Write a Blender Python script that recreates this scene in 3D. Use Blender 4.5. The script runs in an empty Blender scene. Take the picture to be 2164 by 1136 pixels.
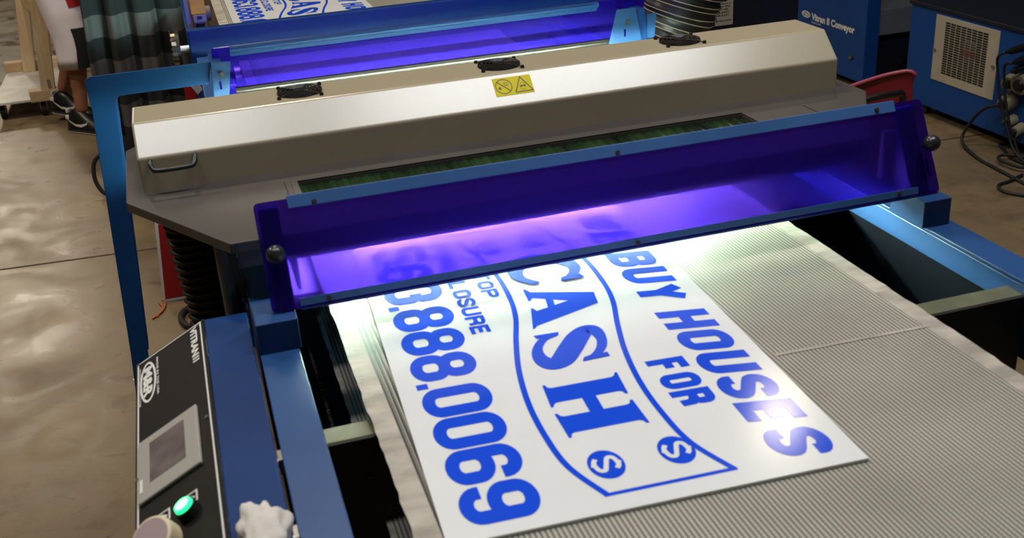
import bpy, bmesh, math, random
from mathutils import Vector, Matrix
random.seed(7)
SC = bpy.context.scene
COL = SC.collection
PI = math.pi
sin, cos, rad = math.sin, math.cos, math.radians

# ------------------------------------------------------------------ camera
F_PX = 2325.0
cam_d = bpy.data.cameras.new('camera'); cam = bpy.data.objects.new('camera', cam_d); COL.objects.link(cam)
cam_d.sensor_width = 36.0; cam_d.lens = F_PX / 2164.0 * 36.0
cam_d.clip_start = 0.05; cam_d.clip_end = 100
_a, _b, _c = rad(-15.75), rad(24.3), rad(3.72)
_fw = Matrix.Rotation(_a, 3, 'Z') @ Vector((0, cos(_b), -sin(_b)))
_rt = Matrix.Rotation(_a, 3, 'Z') @ Vector((1, 0, 0))
_dn = _fw.cross(_rt)
_r2 = cos(_c) * _rt + sin(_c) * _dn
_d2 = -sin(_c) * _rt + cos(_c) * _dn
_m = Matrix((_r2, -_d2, -_fw)).transposed().to_4x4()
_m.translation = Vector((0, 0, 1.72))
cam.matrix_world = _m
cam_d.dof.use_dof = True; cam_d.dof.focus_distance = 2.9; cam_d.dof.aperture_fstop = 7.5
SC.camera = cam

# ------------------------------------------------------------------ world, lamps, exposure
SC.view_settings.view_transform = 'Standard'
SC.view_settings.look = 'None'
SC.view_settings.gamma = 1.0
SC.view_settings.use_curve_mapping = False
SC.view_settings.exposure = 0.14
W = bpy.data.worlds.new('hall'); SC.world = W; W.use_nodes = True
bg = W.node_tree.nodes['Background']
bg.inputs[0].default_value = (0.95, 0.92, 0.88, 1); bg.inputs[1].default_value = 0.05

def area(name, loc, power, size, color=(1, 1, 1), aim=None, size_y=None, shape='DISK', spread=PI):
    d = bpy.data.lights.new(name, 'AREA'); d.energy = power; d.color = color
    d.shape = shape; d.size = size; d.spread = spread
    if size_y: d.size_y = size_y
    o = bpy.data.objects.new(name, d); COL.objects.link(o); o.location = loc
    v = Vector(aim if aim else (loc[0], loc[1], 0)) - Vector(loc)
    o.rotation_euler = v.to_track_quat('-Z', 'Y').to_euler()
    return o
WARM = (1.0, 0.88, 0.70)
area('strip_light', (1.75, 1.42, 4.6), 68, 2.0, (0.95, 0.97, 1.0), shape='RECTANGLE', size_y=0.35)
area('strip_light', (-0.45, 1.42, 4.6), 39, 1.6, (0.95, 0.97, 1.0), shape='RECTANGLE', size_y=0.35)
area('high_bay', (4.02, 6.65, 5.0), 14, 0.34, WARM)
area('high_bay', (-3.2, 5.0, 5.0), 110, 0.5, WARM)
area('high_bay', (0.4, 4.6, 5.0), 62, 0.5, WARM)
area('high_bay', (-2.6, 13.0, 5.0), 60, 0.9, WARM)
area('high_bay', (-3.1, 17.6, 5.0), 165, 1.1, WARM)
d = bpy.data.lights.new('fleece_teal_spot', 'SPOT'); d.energy = 170; d.color = (0.55, 1.0, 0.95); d.spot_size = rad(34); d.spot_blend = 0.25; d.shadow_soft_size = 0.05  # unseen spot added to throw teal light on the fleece top
o = bpy.data.objects.new('fleece_teal_spot', d); COL.objects.link(o); o.location = (0.5, 4.2, 1.75)
o.rotation_euler = (Vector((-0.18, 5.5, 1.24)) - Vector(o.location)).to_track_quat('-Z', 'Y').to_euler()

# ------------------------------------------------------------------ materials
def lin(c):
    return tuple((x / 255 / 12.92) if x <= 10.31 else (((x / 255 + 0.055) / 1.055) ** 2.4) for x in c) + (1.0,)

def mat(name, rgb, rough=0.5, metal=0.0, var=0.0, vscale=8.0, bump=0.0, bscale=60.0, spec=0.5, rgb2=None, stretch=(1, 1, 1), emit=None, estr=0, coat=0.0):
    m = bpy.data.materials.new(name); m.use_nodes = True
    nt = m.node_tree; p = nt.nodes['Principled BSDF']
    p.inputs['Base Color'].default_value = lin(rgb)
    p.inputs['Roughness'].default_value = rough
    p.inputs['Metallic'].default_value = metal
    p.inputs['Specular IOR Level'].default_value = spec
    p.inputs['Coat Weight'].default_value = coat
    if emit:
        p.inputs['Emission Color'].default_value = lin(emit); p.inputs['Emission Strength'].default_value = estr
    if var or bump or rgb2:
        tc = nt.nodes.new('ShaderNodeTexCoord'); mp = nt.nodes.new('ShaderNodeMapping')
        mp.inputs['Scale'].default_value = stretch
        nt.links.new(tc.outputs['Object'], mp.inputs['Vector'])
    if var or rgb2:
        n = nt.nodes.new('ShaderNodeTexNoise'); n.inputs['Scale'].default_value = vscale; n.inputs['Detail'].default_value = 6
        nt.links.new(mp.outputs[0], n.inputs['Vector'])
        r = nt.nodes.new('ShaderNodeValToRGB')
        r.color_ramp.elements[0].position = 0.35; r.color_ramp.elements[1].position = 0.68
        c2 = rgb2 if rgb2 else tuple(max(0, x * (1 - var)) for x in rgb)
        r.color_ramp.elements[0].color = lin(c2); r.color_ramp.elements[1].color = lin(rgb)
        nt.links.new(n.outputs['Fac'], r.inputs['Fac']); nt.links.new(r.outputs['Color'], p.inputs['Base Color'])
    if bump:
        n2 = nt.nodes.new('ShaderNodeTexNoise'); n2.inputs['Scale'].default_value = bscale; n2.inputs['Detail'].default_value = 4
        nt.links.new(mp.outputs[0], n2.inputs['Vector'])
        b = nt.nodes.new('ShaderNodeBump'); b.inputs['Strength'].default_value = bump; b.inputs['Distance'].default_value = 0.002
        nt.links.new(n2.outputs['Fac'], b.inputs['Height']); nt.links.new(b.outputs['Normal'], p.inputs['Normal'])
    return m

BLUE = mat('blue_enamel', (40, 80, 134), 0.4, var=0.12, vscale=5, bump=0.08, bscale=350, spec=0.35)
BLUE_DEEP = mat('deep_blue_enamel', (15, 54, 110), 0.5, var=0.12, vscale=4, spec=0.18)
BLUE_CAB = mat('cabinet_blue_enamel', (15, 68, 138), 0.45, var=0.1, vscale=3, spec=0.3)
BLUE_POST = mat('spill_lit_blue_enamel', (24, 74, 130), 0.5, var=0.1, vscale=4, spec=0.2)  # brightened blue, spill light on the post put into the paint
BLUE_RAIL = mat('lit_blue_enamel', (66, 110, 168), 0.42, var=0.08, vscale=10)  # same blue made lighter, light on the shield rails put into it
NAVY = mat('navy_enamel', (10, 18, 40), 0.5, var=0.2)
BEIGE = mat('beige_enamel', (174, 161, 133), 0.27, var=0.04, vscale=3, bump=0.04, bscale=500, spec=0.85)
PLATE = mat('dark_grey_enamel', (82, 76, 72), 0.38, var=0.1, vscale=5, bump=0.05, bscale=300)
GREY_TUBE = mat('grey_tube', (110, 104, 94), 0.5, var=0.15)
WELL = mat('shaded_well_enamel', (4, 8, 20), 0.85, spec=0.05)  # near-black, the well's shade put into the panel colour
BLACK = mat('black_plastic', (22, 21, 20), 0.42)
BLACK_M = mat('black_metal', (42, 38, 36), 0.35, metal=0.4)
GRIME = mat('oily_dark_steel', (48, 43, 40), 0.5, metal=0.3, var=0.4, vscale=7)
OLIVE = mat('bare_steel_bar', (120, 120, 96), 0.5, metal=0.4, var=0.2, vscale=20)
CHROME = mat('chain_steel', (170, 160, 140), 0.25, metal=1.0, var=0.4, vscale=60)
STEEL = mat('plated_steel', (175, 175, 172), 0.3, metal=0.9)
RUSTY = mat('brown_screw', (70, 56, 50), 0.5, metal=0.5)
RUBBER = mat('rubber', (26, 25, 24), 0.6, bump=0.2)
KNOB = mat('grey_knob', (46, 46, 46), 0.28)
HANDLE = mat('green_grey_handle', (26, 34, 34), 0.4)
WHITE = mat('white_plastic', (236, 236, 234), 0.16, var=0.02)
INK = mat('blue_ink', (30, 80, 224), 0.13)
PRINT_W = mat('white_print', (226, 224, 218), 0.5)
PRINT_K = mat('black_print', (14, 13, 12), 0.5)
PANEL_K = mat('black_faceplate', (28, 23, 21), 0.55, spec=0.2, var=0.12, vscale=20)
BEZEL = mat('grey_bezel', (164, 158, 150), 0.45)
SCREEN = mat('touchscreen', (122, 110, 104), 0.3, var=0.2, vscale=25)
YELLOW = mat('yellow_label', (222, 204, 24), 0.5, spec=0.15)
YELLOW_B = mat('yellow_block', (228, 178, 10), 0.45, var=0.15, vscale=30)
GREY_BR = mat('grey_bracket', (130, 132, 138), 0.45)
RED = mat('red_plastic', (140, 36, 42), 0.35, var=0.15, vscale=6)
RED_S = mat('red_sheet', (170, 20, 24), 0.5)
WOOD = mat('pine_wood', (222, 200, 164), 0.55, rgb2=(202, 172, 132), vscale=3.0, stretch=(9, 9, 1.2), bump=0.1, bscale=30)
WOOD_X = mat('pine_wood_end', (216, 192, 152), 0.55, rgb2=(196, 164, 122), vscale=3.0, stretch=(1.2, 9, 9), bump=0.1, bscale=30)
WOOD_D = mat('orange_wood', (150, 92, 40), 0.5, var=0.3, vscale=9)
BOARD_W = mat('white_melamine', (222, 218, 210), 0.4, var=0.1, vscale=12)
SKIN = mat('skin', (150, 98, 72), 0.5, var=0.08, vscale=20)
HAIR = mat('hair', (30, 22, 18), 0.6)
SHORTS = mat('white_mesh_fabric', (222, 212, 218), 0.8, bump=0.4, bscale=700)
SHORT_K = mat('black_fabric', (16, 16, 18), 0.85)
SHORT_R = mat('red_fabric', (160, 18, 26), 0.8)
SHOE_K = mat('black_leather', (20, 20, 22), 0.4)
SHOE_W = mat('white_leather', (225, 222, 218), 0.5)
SOLE = mat('sole_rubber', (38, 42, 46), 0.5)
GLOVE = mat('white_cotton', (222, 214, 204), 0.9, var=0.06, vscale=30, bump=0.5, bscale=400)
MAUVE = mat('mauve_face', (176, 152, 150), 0.5)
CREAM = mat('cream_rim', (226, 208, 170), 0.5)
ORANGE = mat('orange_tie', (186, 104, 40), 0.45)
GREY_BED = mat('grey_bed', (112, 116, 124), 0.5, var=0.12, vscale=3)
VENT = mat('vent_plate', (176, 166, 148), 0.5, var=0.06)
BEIGE_PLUG = mat('beige_plug', (140, 130, 106), 0.5)
GREEN_BTN = mat('lit_green_button', (60, 255, 160), 0.3, emit=(40, 255, 140), estr=1.6)
GREEN_GLOW = mat('lit_green_cap', (190, 255, 225), 0.3, emit=(150, 255, 205), estr=1.6)
LAMP = mat('uv_lamp', (255, 255, 255), 0.5, emit=(222, 255, 230), estr=1150.0)
LAMP_REAR_ADDED = mat('added_rear_lamp', (255, 255, 255), 0.5, emit=(222, 255, 230), estr=420.0)  # extra source added for the glow at the rear shield
WIRE = mat('pale_spiral_wire', (150, 134, 108), 0.5)
DUCT = mat('black_duct_fabric', (26, 24, 22), 0.42, bump=0.3, bscale=80)

def nodes(m): return m.node_tree.nodes, m.node_tree.links

# concrete floor: worn, sealed, with an expansion joint, stains and scuffs
FLOOR = bpy.data.materials.new('sealed_concrete'); FLOOR.use_nodes = True
N, L = nodes(FLOOR); P = N['Principled BSDF']
tc = N.new('ShaderNodeTexCoord')
n1 = N.new('ShaderNodeTexNoise'); n1.inputs['Scale'].default_value = 1.3; n1.inputs['Detail'].default_value = 9; n1.inputs['Roughness'].default_value = 0.62
n2 = N.new('ShaderNodeTexNoise'); n2.inputs['Scale'].default_value = 9; n2.inputs['Detail'].default_value = 10; n2.inputs['Roughness'].default_value = 0.7; n2.inputs['Distortion'].default_value = 0.4
n3 = N.new('ShaderNodeTexNoise'); n3.inputs['Scale'].default_value = 3.5; n3.inputs['Detail'].default_value = 8; n3.inputs['Distortion'].default_value = 1.5
for n in (n1, n2, n3): L.new(tc.outputs['Object'], n.inputs['Vector'])
r1 = N.new('ShaderNodeValToRGB'); e = r1.color_ramp.elements
e[0].position = 0.3; e[0].color = lin((106, 90, 68)); e[1].position = 0.7; e[1].color = lin((142, 122, 92))
L.new(n1.outputs['Fac'], r1.inputs['Fac'])
r2 = N.new('ShaderNodeValToRGB'); e = r2.color_ramp.elements
e[0].position = 0.30; e[0].color = (0.45, 0.42, 0.40, 1); e[1].position = 0.48; e[1].color = (1, 1, 1, 1)
L.new(n2.outputs['Fac'], r2.inputs['Fac'])
r3 = N.new('ShaderNodeValToRGB'); e = r3.color_ramp.elements
e[0].position = 0.30; e[0].color = (0.62, 0.58, 0.54, 1); e[1].position = 0.46; e[1].color = (1, 1, 1, 1)
L.new(n3.outputs['Fac'], r3.inputs['Fac'])
mx = N.new('ShaderNodeMix'); mx.data_type = 'RGBA'; mx.blend_type = 'MULTIPLY'; mx.inputs['Factor'].default_value = 0.45
L.new(r1.outputs['Color'], mx.inputs['A']); L.new(r2.outputs['Color'], mx.inputs['B'])
mx2 = N.new('ShaderNodeMix'); mx2.data_type = 'RGBA'; mx2.blend_type = 'MULTIPLY'; mx2.inputs['Factor'].default_value = 0.6
L.new(mx.outputs['Result'], mx2.inputs['A']); L.new(r3.outputs['Color'], mx2.inputs['B'])
L.new(mx2.outputs['Result'], P.inputs['Base Color'])
rr = N.new('ShaderNodeMapRange'); rr.inputs['From Min'].default_value = 0.3; rr.inputs['From Max'].default_value = 0.7
rr.inputs['To Min'].default_value = 0.22; rr.inputs['To Max'].default_value = 0.46; P.inputs['Specular IOR Level'].default_value = 0.38
L.new(n3.outputs['Fac'], rr.inputs['Value']); L.new(rr.outputs['Result'], P.inputs['Roughness'])
bp = N.new('ShaderNodeBump'); bp.inputs['Strength'].default_value = 0.1; bp.inputs['Distance'].default_value = 0.01
L.new(n2.outputs['Fac'], bp.inputs['Height']); L.new(bp.outputs['Normal'], P.inputs['Normal'])

def stripe(N, L, src, axis, pitch, duty, soft=0.12):
    """0..1 mask of thin lines that repeat every pitch metres along one axis"""
    sx = N.new('ShaderNodeSeparateXYZ'); L.new(src, sx.inputs[0])
    d = N.new('ShaderNodeMath'); d.operation = 'DIVIDE'; d.inputs[1].default_value = pitch; L.new(sx.outputs[axis], d.inputs[0])
    f = N.new('ShaderNodeMath'); f.operation = 'FRACT'; L.new(d.outputs[0], f.inputs[0])
    s = N.new('ShaderNodeMath'); s.operation = 'SUBTRACT'; s.inputs[1].default_value = 0.5; L.new(f.outputs[0], s.inputs[0])
    a = N.new('ShaderNodeMath'); a.operation = 'ABSOLUTE'; L.new(s.outputs[0], a.inputs[0])
    m = N.new('ShaderNodeMapRange'); m.inputs['From Min'].default_value = duty / 2 + soft; m.inputs['From Max'].default_value = duty / 2 - soft * 0.2
    L.new(a.outputs[0], m.inputs['Value'])
    return m.outputs['Result']

# open-mesh belt: pale coated glass strands with dark gaps between them
MESH = bpy.data.materials.new('glass_mesh_belt'); MESH.use_nodes = True
N, L = nodes(MESH); P = N['Principled BSDF']
tc = N.new('ShaderNodeTexCoord')
sx = stripe(N, L, tc.outputs['Object'], 0, 0.0062, 0.42)
sy = stripe(N, L, tc.outputs['Object'], 1, 0.0062, 0.30)
nz = N.new('ShaderNodeTexNoise'); nz.inputs['Scale'].default_value = 5; nz.inputs['Detail'].default_value = 5; L.new(tc.outputs['Object'], nz.inputs['Vector'])
rz = N.new('ShaderNodeValToRGB'); rz.color_ramp.elements[0].position = 0.3; rz.color_ramp.elements[1].position = 0.7
rz.color_ramp.elements[0].color = lin((176, 170, 154)); rz.color_ramp.elements[1].color = lin((200, 194, 176)); L.new(nz.outputs['Fac'], rz.inputs['Fac'])
sy2 = N.new('ShaderNodeMath'); sy2.operation = 'MULTIPLY'; sy2.inputs[1].default_value = 0.22; L.new(sy, sy2.inputs[0])
mxx = N.new('ShaderNodeMath'); mxx.operation = 'MAXIMUM'; L.new(sx, mxx.inputs[0]); L.new(sy2.outputs[0], mxx.inputs[1])
fc = N.new('ShaderNodeMath'); fc.operation = 'MULTIPLY'; fc.inputs[1].default_value = 0.8; L.new(mxx.outputs[0], fc.inputs[0])
mc = N.new('ShaderNodeMix'); mc.data_type = 'RGBA'; L.new(fc.outputs[0], mc.inputs['Factor']); L.new(rz.outputs['Color'], mc.inputs['A']); mc.inputs['B'].default_value = lin((62, 62, 60))
L.new(mc.outputs['Result'], P.inputs['Base Color']); P.inputs['Roughness'].default_value = 0.5
BELT_EDGE = mat('belt_edge_tape', (196, 186, 172), 0.6, rgb2=(150, 142, 130), vscale=14, stretch=(1, 2.2, 1), bump=0.3, bscale=90)
GAP = mat('belt_dark_gap', (40, 40, 38), 0.6)

# tinted violet acrylic: see-through, with a little cloudiness in the sheet
def acrylic(name, tint, body, cloud, blur):
    m = bpy.data.materials.new(name); m.use_nodes = True
    N, L = nodes(m); N.remove(N['Principled BSDF']); out = N['Material Output']
    tr = N.new('ShaderNodeBsdfTransparent'); tr.inputs[0].default_value = tint
    rf = N.new('ShaderNodeBsdfRefraction'); rf.inputs['Color'].default_value = tint; rf.inputs['Roughness'].default_value = 0.42; rf.inputs['IOR'].default_value = 1.25
    m0 = N.new('ShaderNodeMixShader'); m0.inputs[0].default_value = blur; L.new(tr.outputs[0], m0.inputs[1]); L.new(rf.outputs[0], m0.inputs[2])
    df = N.new('ShaderNodeBsdfDiffuse'); df.inputs[0].default_value = body
    tl = N.new('ShaderNodeBsdfTranslucent'); tl.inputs[0].default_value = (body[0] * 1.5, body[1] * 1.5, min(1, body[2] * 2.0), 1)
    gl = N.new('ShaderNodeBsdfGlossy'); gl.inputs['Roughness'].default_value = 0.2
    m1 = N.new('ShaderNodeMixShader'); m1.inputs[0].default_value = 0.5; L.new(df.outputs[0], m1.inputs[1]); L.new(tl.outputs[0], m1.inputs[2])
    m2 = N.new('ShaderNodeMixShader'); m2.inputs[0].default_value = cloud; L.new(m0.outputs[0], m2.inputs[1]); L.new(m1.outputs[0], m2.inputs[2])
    fr = N.new('ShaderNodeFresnel'); fr.inputs[0].default_value = 1.25
    m3 = N.new('ShaderNodeMixShader'); L.new(fr.outputs[0], m3.inputs[0]); L.new(m2.outputs[0], m3.inputs[1]); L.new(gl.outputs[0], m3.inputs[2])
    L.new(m3.outputs[0], out.inputs['Surface'])
    return m
ACRYL = acrylic('violet_acrylic', (0.36, 0.21, 0.98, 1), (0.05, 0.025, 0.28, 1), 0.22, 0.4)
ACRYL_C = acrylic('clear_violet_acrylic', (0.38, 0.25, 0.99, 1), (0.07, 0.035, 0.62, 1), 0.20, 0.06)

# striped fleece
FLEECE = bpy.data.materials.new('striped_fleece'); FLEECE.use_nodes = True
N, L = nodes(FLEECE); P = N['Principled BSDF']; P.inputs['Roughness'].default_value = 0.95
tc = N.new('ShaderNodeTexCoord'); st = stripe(N, L, tc.outputs['Object'], 2, 0.21, 0.5, 0.01)
mc = N.new('ShaderNodeMix'); mc.data_type = 'RGBA'; L.new(st, mc.inputs['Factor']); mc.inputs['A'].default_value = lin((24, 25, 25)); mc.inputs['B'].default_value = lin((78, 74, 72))
L.new(mc.outputs['Result'], P.inputs['Base Color'])

# ------------------------------------------------------------------ geometry helpers
class MB:
    def __init__(s): s.v = []; s.f = []; s.mi = []; s.cur = 0; s.k = 0
    def lay(s, fn):
        """each further shape of a print lies a hair above the last"""
        s.k += 1; dz = s.k * 6e-6
        return (lambda a, b: fn(a, b, dz)) if fn.__code__.co_argcount > 2 else fn
    def add(s, vs, fs):
        o = len(s.v); s.v += [tuple(v) for v in vs]
        for f in fs: s.f.append(tuple(o + i for i in f)); s.mi.append(s.cur)
        return s
    def box(s, x0, x1, y0, y1, z0, z1):
        vs = [(x, y, z) for z in (z0, z1) for y in (y0, y1) for x in (x0, x1)]
        return s.add(vs, [(0, 2, 3, 1), (4, 5, 7, 6), (0, 1, 5, 4), (2, 6, 7, 3), (0, 4, 6, 2), (1, 3, 7, 5)])
    def obox(s, c, ax, ay, az, hx, hy, hz):
        c = Vector(c); ax, ay, az = Vector(ax) * hx, Vector(ay) * hy, Vector(az) * hz
        vs = [c + i * ax + j * ay + k * az for k in (-1, 1) for j in (-1, 1) for i in (-1, 1)]
        return s.add(vs, [(0, 2, 3, 1), (4, 5, 7, 6), (0, 1, 5, 4), (2, 6, 7, 3), (0, 4, 6, 2), (1, 3, 7, 5)])
    def prism(s, a, b):
        """loft between two rings of the same number of points, capped"""
        n = len(a); fs = [tuple(range(n - 1, -1, -1)), tuple(range(n, 2 * n))]
        fs += [(i, (i + 1) % n, n + (i + 1) % n, n + i) for i in range(n)]
        return s.add(list(a) + list(b), fs)
    def loft(s, rings, cap=True):
        n = len(rings[0]); vs = [p for r in rings for p in r]; fs = []
        for k in range(len(rings) - 1):
            for i in range(n):
                j = (i + 1) % n
                fs.append((k * n + i, k * n + j, (k + 1) * n + j, (k + 1) * n + i))
        if cap:
            fs.append(tuple(range(n - 1, -1, -1))); fs.append(tuple((len(rings) - 1) * n + i for i in range(n)))
        return s.add(vs, fs)
    def cyl(s, p0, p1, r0, r1=None, seg=20, cap=True):
        r1 = r0 if r1 is None else r1
        p0, p1 = Vector(p0), Vector(p1); d = (p1 - p0).normalized()
        a = d.orthogonal().normalized(); b = d.cross(a)
        ring = lambda p, r: [p + r * (cos(2 * PI * i / seg) * a + sin(2 * PI * i / seg) * b) for i in range(seg)]
        return s.loft([ring(p0, r0), ring(p1, r1)], cap)
    def tube(s, pts, r, seg=10, closed=False):
        pts = [Vector(p) for p in pts]; n = len(pts); rings = []
        rr = r if isinstance(r, (list, tuple)) else [r] * n
        up = None
        for i, p in enumerate(pts):
            if closed: t = pts[(i + 1) % n] - pts[i - 1]
            else: t = pts[min(i + 1, n - 1)] - pts[max(i - 1, 0)]
            t.normalize()
            if up is None: up = t.orthogonal().normalized()
            up = (up - t * up.dot(t)).normalized(); bi = t.cross(up)
            rings.append([p + rr[i] * (cos(2 * PI * k / seg) * up + sin(2 * PI * k / seg) * bi) for k in range(seg)])
        if closed: rings.append(rings[0])
        return s.loft(rings, not closed)
    def ball(s, c, r, sz=(1, 1, 1), seg=16, rings=10):
        c = Vector(c); rs = []
        for k in range(rings + 1):
            th = -PI / 2 + PI * k / rings; q = max(1e-4, cos(th))
            rs.append([c + Vector((r * sz[0] * q * cos(2 * PI * i / seg), r * sz[1] * q * sin(2 * PI * i / seg), r * sz[2] * sin(th))) for i in range(seg)])
        return s.loft(rs, False)
    def sheet(s, fn, nu, nv):
        vs = [fn(i / nu, j / nv) for j in range(nv + 1) for i in range(nu + 1)]
        fs = [(j * (nu + 1) + i, j * (nu + 1) + i + 1, (j + 1) * (nu + 1) + i + 1, (j + 1) * (nu + 1) + i) for j in range(nv) for i in range(nu)]
        return s.add(vs, fs)
    def build(s, name, m, parent=None, bevel=0.0, smooth=False, solid=0.0, seg=2, subd=0):
        me = bpy.data.meshes.new(name); me.from_pydata(s.v, [], s.f)
        bm = bmesh.new(); bm.from_mesh(me); bmesh.ops.recalc_face_normals(bm, faces=bm.faces); bm.to_mesh(me); bm.free()
        ms = m if isinstance(m, (list, tuple)) else [m]
        for q in ms: me.materials.append(q)
        if len(ms) > 1:
            for p, i in zip(me.polygons, s.mi): p.material_index = i
        if smooth:
            for p in me.polygons: p.use_smooth = True
            if smooth != 'all':
                me.set_sharp_from_angle(angle=rad(38))
        o = bpy.data.objects.new(name, me); COL.objects.link(o)
        if solid:
            md = o.modifiers.new('solid', 'SOLIDIFY'); md.thickness = solid; md.offset = 0
        if subd:
            md = o.modifiers.new('sub', 'SUBSURF'); md.levels = subd; md.render_levels = subd
        if bevel:
            md = o.modifiers.new('bevel', 'BEVEL'); md.width = bevel; md.segments = seg; md.limit_method = 'ANGLE'; md.angle_limit = rad(40)
        if parent: attach(o, parent)
        return o

def attach(o, parent):
    o.parent = parent
    o.matrix_parent_inverse = world_of(parent).inverted()
def world_of(o):
    m = Matrix.LocRotScale(o.location, o.rotation_euler, o.scale)
    return world_of(o.parent) @ o.matrix_parent_inverse @ m if o.parent else m

def tag(o, label, cat, group=None, kind=None):
    o['label'] = label; o['category'] = cat
    if group: o['group'] = group
    if kind: o['kind'] = kind
    return o
def thing(name, loc, label, cat, group=None, rz=0.0):
    o = bpy.data.objects.new(name, None); COL.objects.link(o); o.location = loc; o.rotation_euler = (0, 0, rz)
    o.empty_display_size = 0.05
    return tag(o, label, cat, group)
def struct(o):
    o['kind'] = 'structure'; return o
def copy_tree(o, parent=None):
    c = o.copy(); COL.objects.link(c)
    if parent: c.parent = parent; c.matrix_parent_inverse = o.matrix_parent_inverse.copy()
    for ch in list(o.children): copy_tree(ch, c)
    return c

def catmull(P, n=8, closed=False):
    P = [Vector(p) for p in P]; out = []; m = len(P)
    rng = range(m if closed else m - 1)
    for i in rng:
        g = (lambda k: P[k % m]) if closed else (lambda k: P[min(max(k, 0), m - 1)])
        a, b, c, d = g(i - 1), g(i), g(i + 1), g(i + 2)
        for j in range(n):
            t = j / n
            out.append(0.5 * ((2 * b) + (c - a) * t + (2 * a - 5 * b + 4 * c - d) * t * t + (3 * b - a - 3 * c + d) * t ** 3))
    if not closed: out.append(P[-1])
    return out

# ------------------------------------------------------------------ lettering
def arc(cx, cy, rx, ry, a0, a1, n=7):
    return [(cx + rx * cos(rad(a0 + (a1 - a0) * i / n)), cy + ry * sin(rad(a0 + (a1 - a0) * i / n))) for i in range(n + 1)]
def rrect(x0, y0, x1, y1, rx, ry):
    return (arc(x1 - rx, y1 - ry, rx, ry, 0, 90) + arc(x0 + rx, y1 - ry, rx, ry, 90, 180) + arc(x0 + rx, y0 + ry, rx, ry, 180, 270) + arc(x1 - rx, y0 + ry, rx, ry, 270, 360))
RX, RY = 0.48, 0.2
GL = {
 '0': [(1, rrect(0, 0, 1, 1, RX, RY))],
 '8': [(1, rrect(0.04, .52, .96, 1, RX * .95, RY)), (1, rrect(0, 0, 1, .52, RX, RY))],
 '6': [(1, rrect(0, 0, 1, .56, RX, RY)), (0, [(0, .3), (0, .8)] + arc(.48, .8, .48, .2, 180, 0, 12)[1:] + [(.96, .74)])],
 '9': [(1, rrect(0, .44, 1, 1, RX, RY)), (0, [(1, .7), (1, .2)] + arc(.52, .2, .48, .2, 0, -180, 12)[1:] + [(.04, .26)])],
 '3': [(0, [(0, .72)] + arc(.5, .8, .5, .2, 180, 0, 12) + [(1, .65), (.9, .55), (.62, .53)]), (0, [(.62, .53), (.9, .51), (1, .42)] + arc(.5, .2, .5, .2, 0, -180, 12) + [(0, .28)])],
 '5': [(0, [(1, 1), (.06, 1), (.03, .5)]), (0, [(.03, .5), (.2, .6)] + arc(.55, .42, .45, .18, 90, 0, 5) + arc(.5, .2, .5, .2, 0, -180, 12) + [(0, .28)])],
 '.': [(0, [(.5, -.0), (.5, .1)])],
 'O': [(1, rrect(0, 0, 1, 1, RX, RY))],
 'U': [(0, [(0, 1)] + arc(.5, .2, .5, .2, 180, 360, 12) + [(1, 1)])],
 'H': [(0, [(0, 0), (0, 1)]), (0, [(1, 0), (1, 1)]), (0, [(0, .5), (1, .5)])],
 'E': [(0, [(0, 0), (0, 1)]), (0, [(0, 1), (.95, 1)]), (0, [(0, .52), (.85, .52)]), (0, [(0, 0), (.95, 0)])],
 'F': [(0, [(0, 0), (0, 1)]), (0, [(0, 1), (.95, 1)]), (0, [(0, .5), (.85, .5)])],
 'L': [(0, [(0, 1), (0, 0)]), (0, [(0, 0), (.95, 0)])],
 'T': [(0, [(.5, 0), (.5, 1)]), (0, [(0, 1), (1, 1)])],
 'P': [(0, [(0, 0), (0, 1)]), (0, [(0, 1), (.55, 1)] + arc(.55, .82, .45, .18, 90, 0, 6)[1:] + arc(.55, .63, .45, .18, 0, -90, 6) + [(0, .45)])],
 'R': [(0, [(0, 0), (0, 1)]), (0, [(0, 1), (.55, 1)] + arc(.55, .84, .43, .16, 90, 0, 6)[1:] + arc(.55, .66, .43, .16, 0, -90, 6) + [(0, .5)]), (0, [(.6, .5), (.96, .36), (1, 0)])],
 'B': [(0, [(0, 0), (0, 1)]), (0, [(0, 1), (.55, 1)] + arc(.55, .84, .42, .16, 90, 0, 6)[1:] + arc(.55, .7, .42, .17, 0, -90, 6) + [(0, .53)]), (0, [(.3, .53), (.55, .53)] + arc(.55, .35, .45, .18, 90, 0, 6)[1:] + arc(.55, .18, .45, .18, 0, -90, 6) + [(0, 0)])],
 'Y': [(0, [(0, 1), (.5, .42)]), (0, [(1, 1), (.5, .42)]), (0, [(.5, .45), (.5, 0)])],
 'W': [(0, [(0, 1), (.25, 0)]), (0, [(.25, 0), (.5, .9)]), (0, [(.5, .9), (.75, 0)]), (0, [(.75, 0), (1, 1)])],
 'C': [(0, [(1, .68), (1, .8)] + arc(.5, .8, .5, .2, 0, 180, 12) + arc(.5, .2, .5, .2, 180, 360, 12) + [(1, .32)])],
 'S': [(0, [(1, .72), (1, .8)] + arc(.5, .8, .5, .2, 0, 180, 12) + [(0, .74), (.06, .66), (.2, .6), (.8, .42), (.94, .35), (1, .27)] + arc(.5, .2, .5, .2, 0, -180, 12) + [(0, .28)])],
}
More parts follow.
